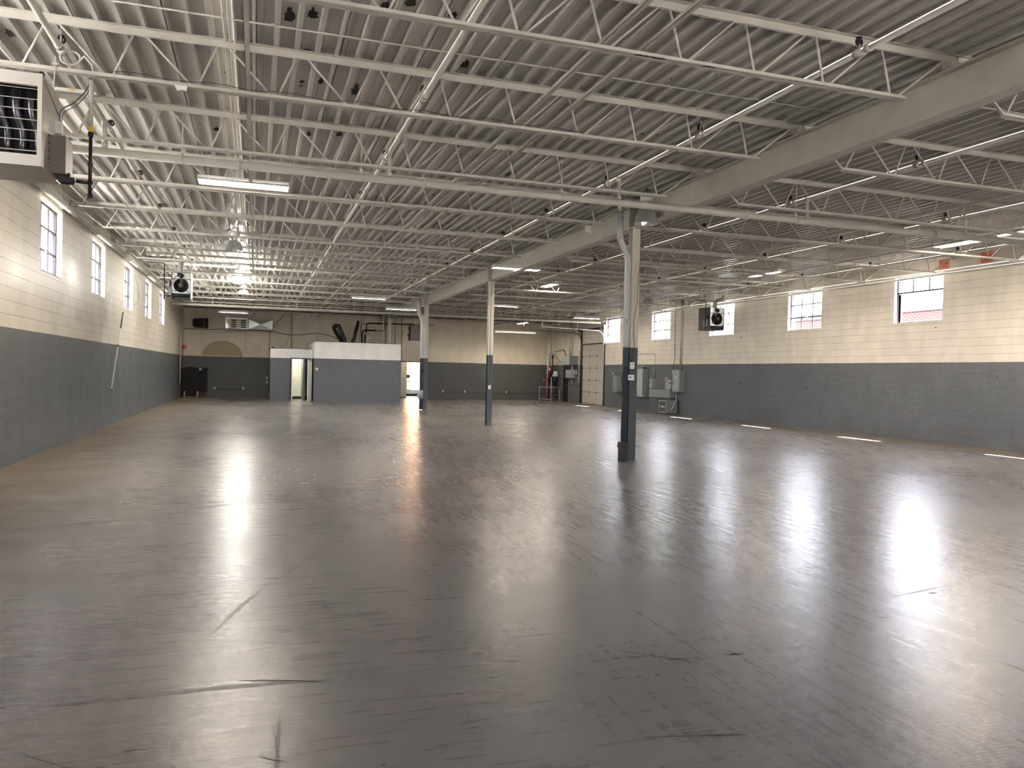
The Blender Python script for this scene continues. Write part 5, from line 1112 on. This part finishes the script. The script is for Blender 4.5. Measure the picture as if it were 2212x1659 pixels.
# sprinkler riser
RX, RY = 16.15, 42.1
r = thing('sprinkler_riser', 'sprinkler riser with dark red valve and white tank in the far right corner', 'sprinkler riser', (RX, RY, 0))
MB().tube([(RX, RY, 2.03), (RX, RY, 4.2)], .10, 18).build('upper_pipe', M['pipe_paint'], r)
MB().tube([(RX, RY, 1.75), (RX, RY, 2.04)], .085, 16).build('red_pipe', M['red'], r)
MB().box(RX-.05, RX+.05, RY-.092, RY-.086, 1.78, 1.88).build('tag', M['white'], r)
m = MB(); m.tube([(RX, RY, .05), (RX, RY, 1.76)], .085, 16); coupling(m, (RX, RY, 1.62), (0, 0, 1), .15, .12); coupling(m, (RX, RY, 1.0), (0, 0, 1), .15, .06); coupling(m, (RX, RY, .06), (0, 0, 1), .14, .06); m.build('lower_pipe', M['darkred'], r)
m = MB(); m.lathe((RX+.05, RY-.05, 1.3), [(.06, -.28), (.17, -.18), (.19, 0), (.17, .18), (.08, .28)], 18, caps=True); m.tube([(RX-.1, RY-.1, 1.35), (RX-.34, RY-.12, 1.30)], .035, 10); m.build('alarm_valve', M['black_pipe'], r)
m = MB(); m.tube([(RX+.05, RY-.1, 1.15), (RX+.42, RY-.1, 1.15), (RX+.42, RY-.1, .12)], .03, 8); m.tube([(RX+.1, RY-.12, .9), (RX+.5, RY-.12, .9), (RX+.5, RY-.12, 1.6)], .02, 8); m.tube([(RX+.1, RY-.12, .45), (RX+.55, RY-.12, .45)], .03, 8)
m.cbox((RX+.3, RY-.1, 1.0), (.16, .12, .2)); m.cbox((RX+.48, RY-.15, 1.2), (.1, .1, .14)); m.cbox((RX+.42, RY-.1, .3), (.2, .16, .14)); m.build('trim_piping', M['black'], r)
m = MB(); m.lathe((RX+.38, RY-.1, 1.42), [(.12, 0), (.135, .03), (.135, .26), (.10, .31)], 20, caps=True); m.build('air_tank', M['white'], r); MB().tube([(RX+.38, RY-.1, 1.15), (RX+.38, RY-.1, 1.43)], .02, 8).build('tank_nipple', M['black_pipe'], r)
m = MB(); m.lathe((RX+.18, RY-.18, 1.47), [(.001, .02), (.055, .02), (.055, 0)], 16, (0, -1, 0)); m.build('gauge', M['white'], r)
m = MB(); m.cbox((RX-.34, RY-.15, 1.24), (.07, .06, .2)); m.build('red_lever', M['red'], r)
m = MB(); m.tube([(RX+.36, RY-.15, .34), (RX+.58, RY-.15, .36)], .04, 10); m.build('copper_fitting', M['copper'], r)
m = MB(); m.tube([(RX+.25, RY+.1, 2.7), (RX+.25, RY+.1, 1.3)], .03, 8); m.cbox((RX+.25, RY+.1, 2.55), (.1, .1, .12)); m.build('drain_hose', M['black'], r)
r2 = thing('pipe_guard', 'grey pipe guard rail around the sprinkler riser in the far right corner', 'guard rail', (15.9, 41.4, 0))
A, B_, Cc = (15.55, 42.0), (15.95, 41.15), (16.6, 41.5)
for (x, y), h in ((A, .85), (B_, 1.38), (Cc, .8)): MB().tube([(x, y, 0), (x, y, h)], .026, 10).build('post', M['box_light'], r2)
for z in (.80, .12):
    m = MB(); m.tube([(A[0], A[1], z), (B_[0], B_[1], z)], .024, 8)
    if z > .5: m.tube([(B_[0], B_[1], z), (Cc[0], Cc[1], z-.02)], .024, 8)
    m.build('rail', M['box_light'], r2)
m = MB(); m.tube([(15.84, 41.6, .22), (15.86, 41.6, 1.1), (15.88, 41.6, 3.95)], .024, 8); tag(m.build('test_pipe', M['galv'], origin=(15.75, 41.6, .22)), 'slim grey drain pipe rising in front of the sprinkler riser', 'pipe')

# ------------------------------------------------------------------ floor marks
def strip(m, pts, w):
    pts = [Vector((p[0], p[1], .0012)) for p in pts]
    for a, b, wa, wb in zip(pts[:-1], pts[1:], w[:-1], w[1:]):
        d = (b-a).normalized(); n = Vector((-d.y, d.x, 0)); m.poly([a-n*wa/2, b-n*wb/2, b+n*wb/2, a+n*wa/2])
def wig(p0, p1, n, amp, seed):
    rnd = random.Random(seed); a, b = Vector((*p0, 0)), Vector((*p1, 0)); d = (b-a).normalized(); nn = Vector((-d.y, d.x, 0)); L = (b-a).length; c = rnd.uniform(-1, 1)
    return [tuple((a.lerp(b, i/n) + nn*(amp*L*(c*math.sin(PI*i/n)+.25*rnd.uniform(-1, 1))))[:2]) for i in range(n+1)]
def taper(n, w, seed):
    rnd = random.Random(seed); return [w*max(.05, math.sin(PI*(i+.3)/(n+.6))**.5)*rnd.uniform(.6, 1.1) for i in range(n+1)]
md, mf, mp_ = MB(), MB(), MB()
LONG = [((-.22, 4.86), (.10, 5.85), .035), ((.10, 5.85), (.55, 6.9), .03), ((-.9, 4.02), (.42, 4.0), .05), ((-2.3, 8.3), (-1.2, 8.66), .05), ((-1.2, 8.66), (.6, 10.2), .05), ((.1, 3.0), (.13, 3.65), .022), ((.0, 5.72), (.6, 5.18), .006), ((.6, 5.18), (1.5, 5.6), .006), ((-1.0, 13.6), (-.3, 14.4), .05)]
for i, (a, b, w) in enumerate(LONG): strip(mf, wig(a, b, 14, .02, i), taper(14, w, i))
strip(mp_, wig((1.1, 3.76), (3.15, 3.78), 26, .003, 77), taper(26, .010, 3)); strip(mp_, wig((4.1, 4.4), (5.4, 4.7), 12, .004, 78), taper(12, .008, 4)); strip(mp_, wig((.6, 12.0), (-.1, 7.0), 16, .01, 79), taper(16, .01, 5))
for i, (a, b) in enumerate((((2.2, 3.82), (2.42, 3.76)), ((2.55, 3.79), (2.68, 3.765)), ((2.0, 4.0), (2.35, 3.7)), ((-.05, 4.1), (.35, 3.98)), ((1.65, 3.0), (2.1, 2.9)))): strip(md, wig(a, b, 8, .02, 90+i), taper(8, .018, i))
rnd = random.Random(11)
for i in range(330):
    x = rnd.uniform(-2.6, 9.5); y = 2.6+abs(rnd.gauss(0, 1))*4.2
    if x > 4.2 and y < x*.62: continue
    ang = rnd.choice([rnd.gauss(.0, .25), rnd.gauss(1.65, .25) if x > 1 else rnd.gauss(.1, .3), rnd.gauss(2.2, .5)]); L = rnd.choice([.03, .05, .08, .12, .2, .35])*rnd.uniform(.6, 1.3)
    w = rnd.uniform(.003, .009) if L > .1 else rnd.uniform(.006, .016); tgt = rnd.choice([md, md, mf, mf, mp_]); n = 5
    strip(tgt, wig((x, y), (x+L*math.cos(ang), y+L*math.sin(ang)), n, .06, 200+i), taper(n, w, i))
for nm, mm, mt in (('dark_scuffs', md, 'scuff'), ('faint_scuffs', mf, 'scuff_faint'), ('pale_scratches', mp_, 'scuff_pale')):
    o = mm.build(nm, M[mt], fl); o['kind'] = 'stuff'
m = MB(); rnd = random.Random(21)
for i in range(30):
    if i < 20: x, y = rnd.uniform(-.3, .9), rnd.uniform(10.5, 12.8)
    else: x, y = rnd.uniform(-3.2, 15.5), rnd.uniform(9, 40)
    m.cbox((x, y, .004), (rnd.uniform(.01, .03), rnd.uniform(.01, .03), .006), Matrix.Rotation(rnd.uniform(0, 3), 3, 'Z'))
tag(m.build('paint_chips', M['white'], origin=(0, 11, 0)), 'scattered pale paint chips and crumbs lying on the concrete floor', 'debris', kind='stuff')

# ------------------------------------------------------------------ outside
struct(MB().box(-60, 90, -40, 110, -.4, -.2).build('ground', M['asphalt']))
struct(MB().box(17.1, 25.99, -30, 60, -.2, -.19).build('alley_bounce_cut', mat('bounce_cut_asphalt', (.10, .10, .10), .9, noise=.2)))  # dark strip added over the ground to cut daylight bounce onto the brick
r = thing('neighbour_building', 'red brick building with blue-grey roof edge seen through the right windows', 'building', (26, 20, -.2))
MB().box(26, 40, -6, 33, -.2, 4.55).build('brick_wall', M['brick_dim'], r)
MB().box(25.9, 40.1, -6.1, 33.1, 4.50, 4.80).build('roof_edge', M['flash'], r)
def tree(x, y, h, rad, mt, lab, seed):
    rnd = random.Random(seed); r = thing('tree', lab, 'tree', (x, y, -.2))
    MB().tube([(x, y, -.2), (x+.1, y, h*.4), (x, y+.1, h*.8)], [.2, .15, .06], 10).build('trunk', M['bark'], r)
    m = MB()
    for i in range(1500):
        v = Vector((rnd.gauss(0, 1), rnd.gauss(0, 1), rnd.gauss(0, 1))).normalized()*rad*rnd.random()**.45; p = Vector((x, y, h*.72)) + Vector((v.x, v.y, v.z*.9))
        if p.z < .3: continue
        a = Vector((rnd.gauss(0, 1), rnd.gauss(0, 1), rnd.gauss(0, 1))).normalized(); b = a.orthogonal().normalized(); s = rnd.uniform(.12, .26)
        m.poly([p-a*s, p-b*s*.5, p+a*s, p+b*s*.5])
    m.build('leaves', M[mt], r)
tree(27, 48, 6.0, 3.2, 'leaf', 'green tree outside the farthest right windows', 1); tree(24.5, 57, 6.5, 3.2, 'leaf', 'green tree outside behind the nearer green one', 2)
tree(10.5, 56, 4.2, 3.2, 'leaf_orange', 'orange autumn tree outside the hallway window', 3)
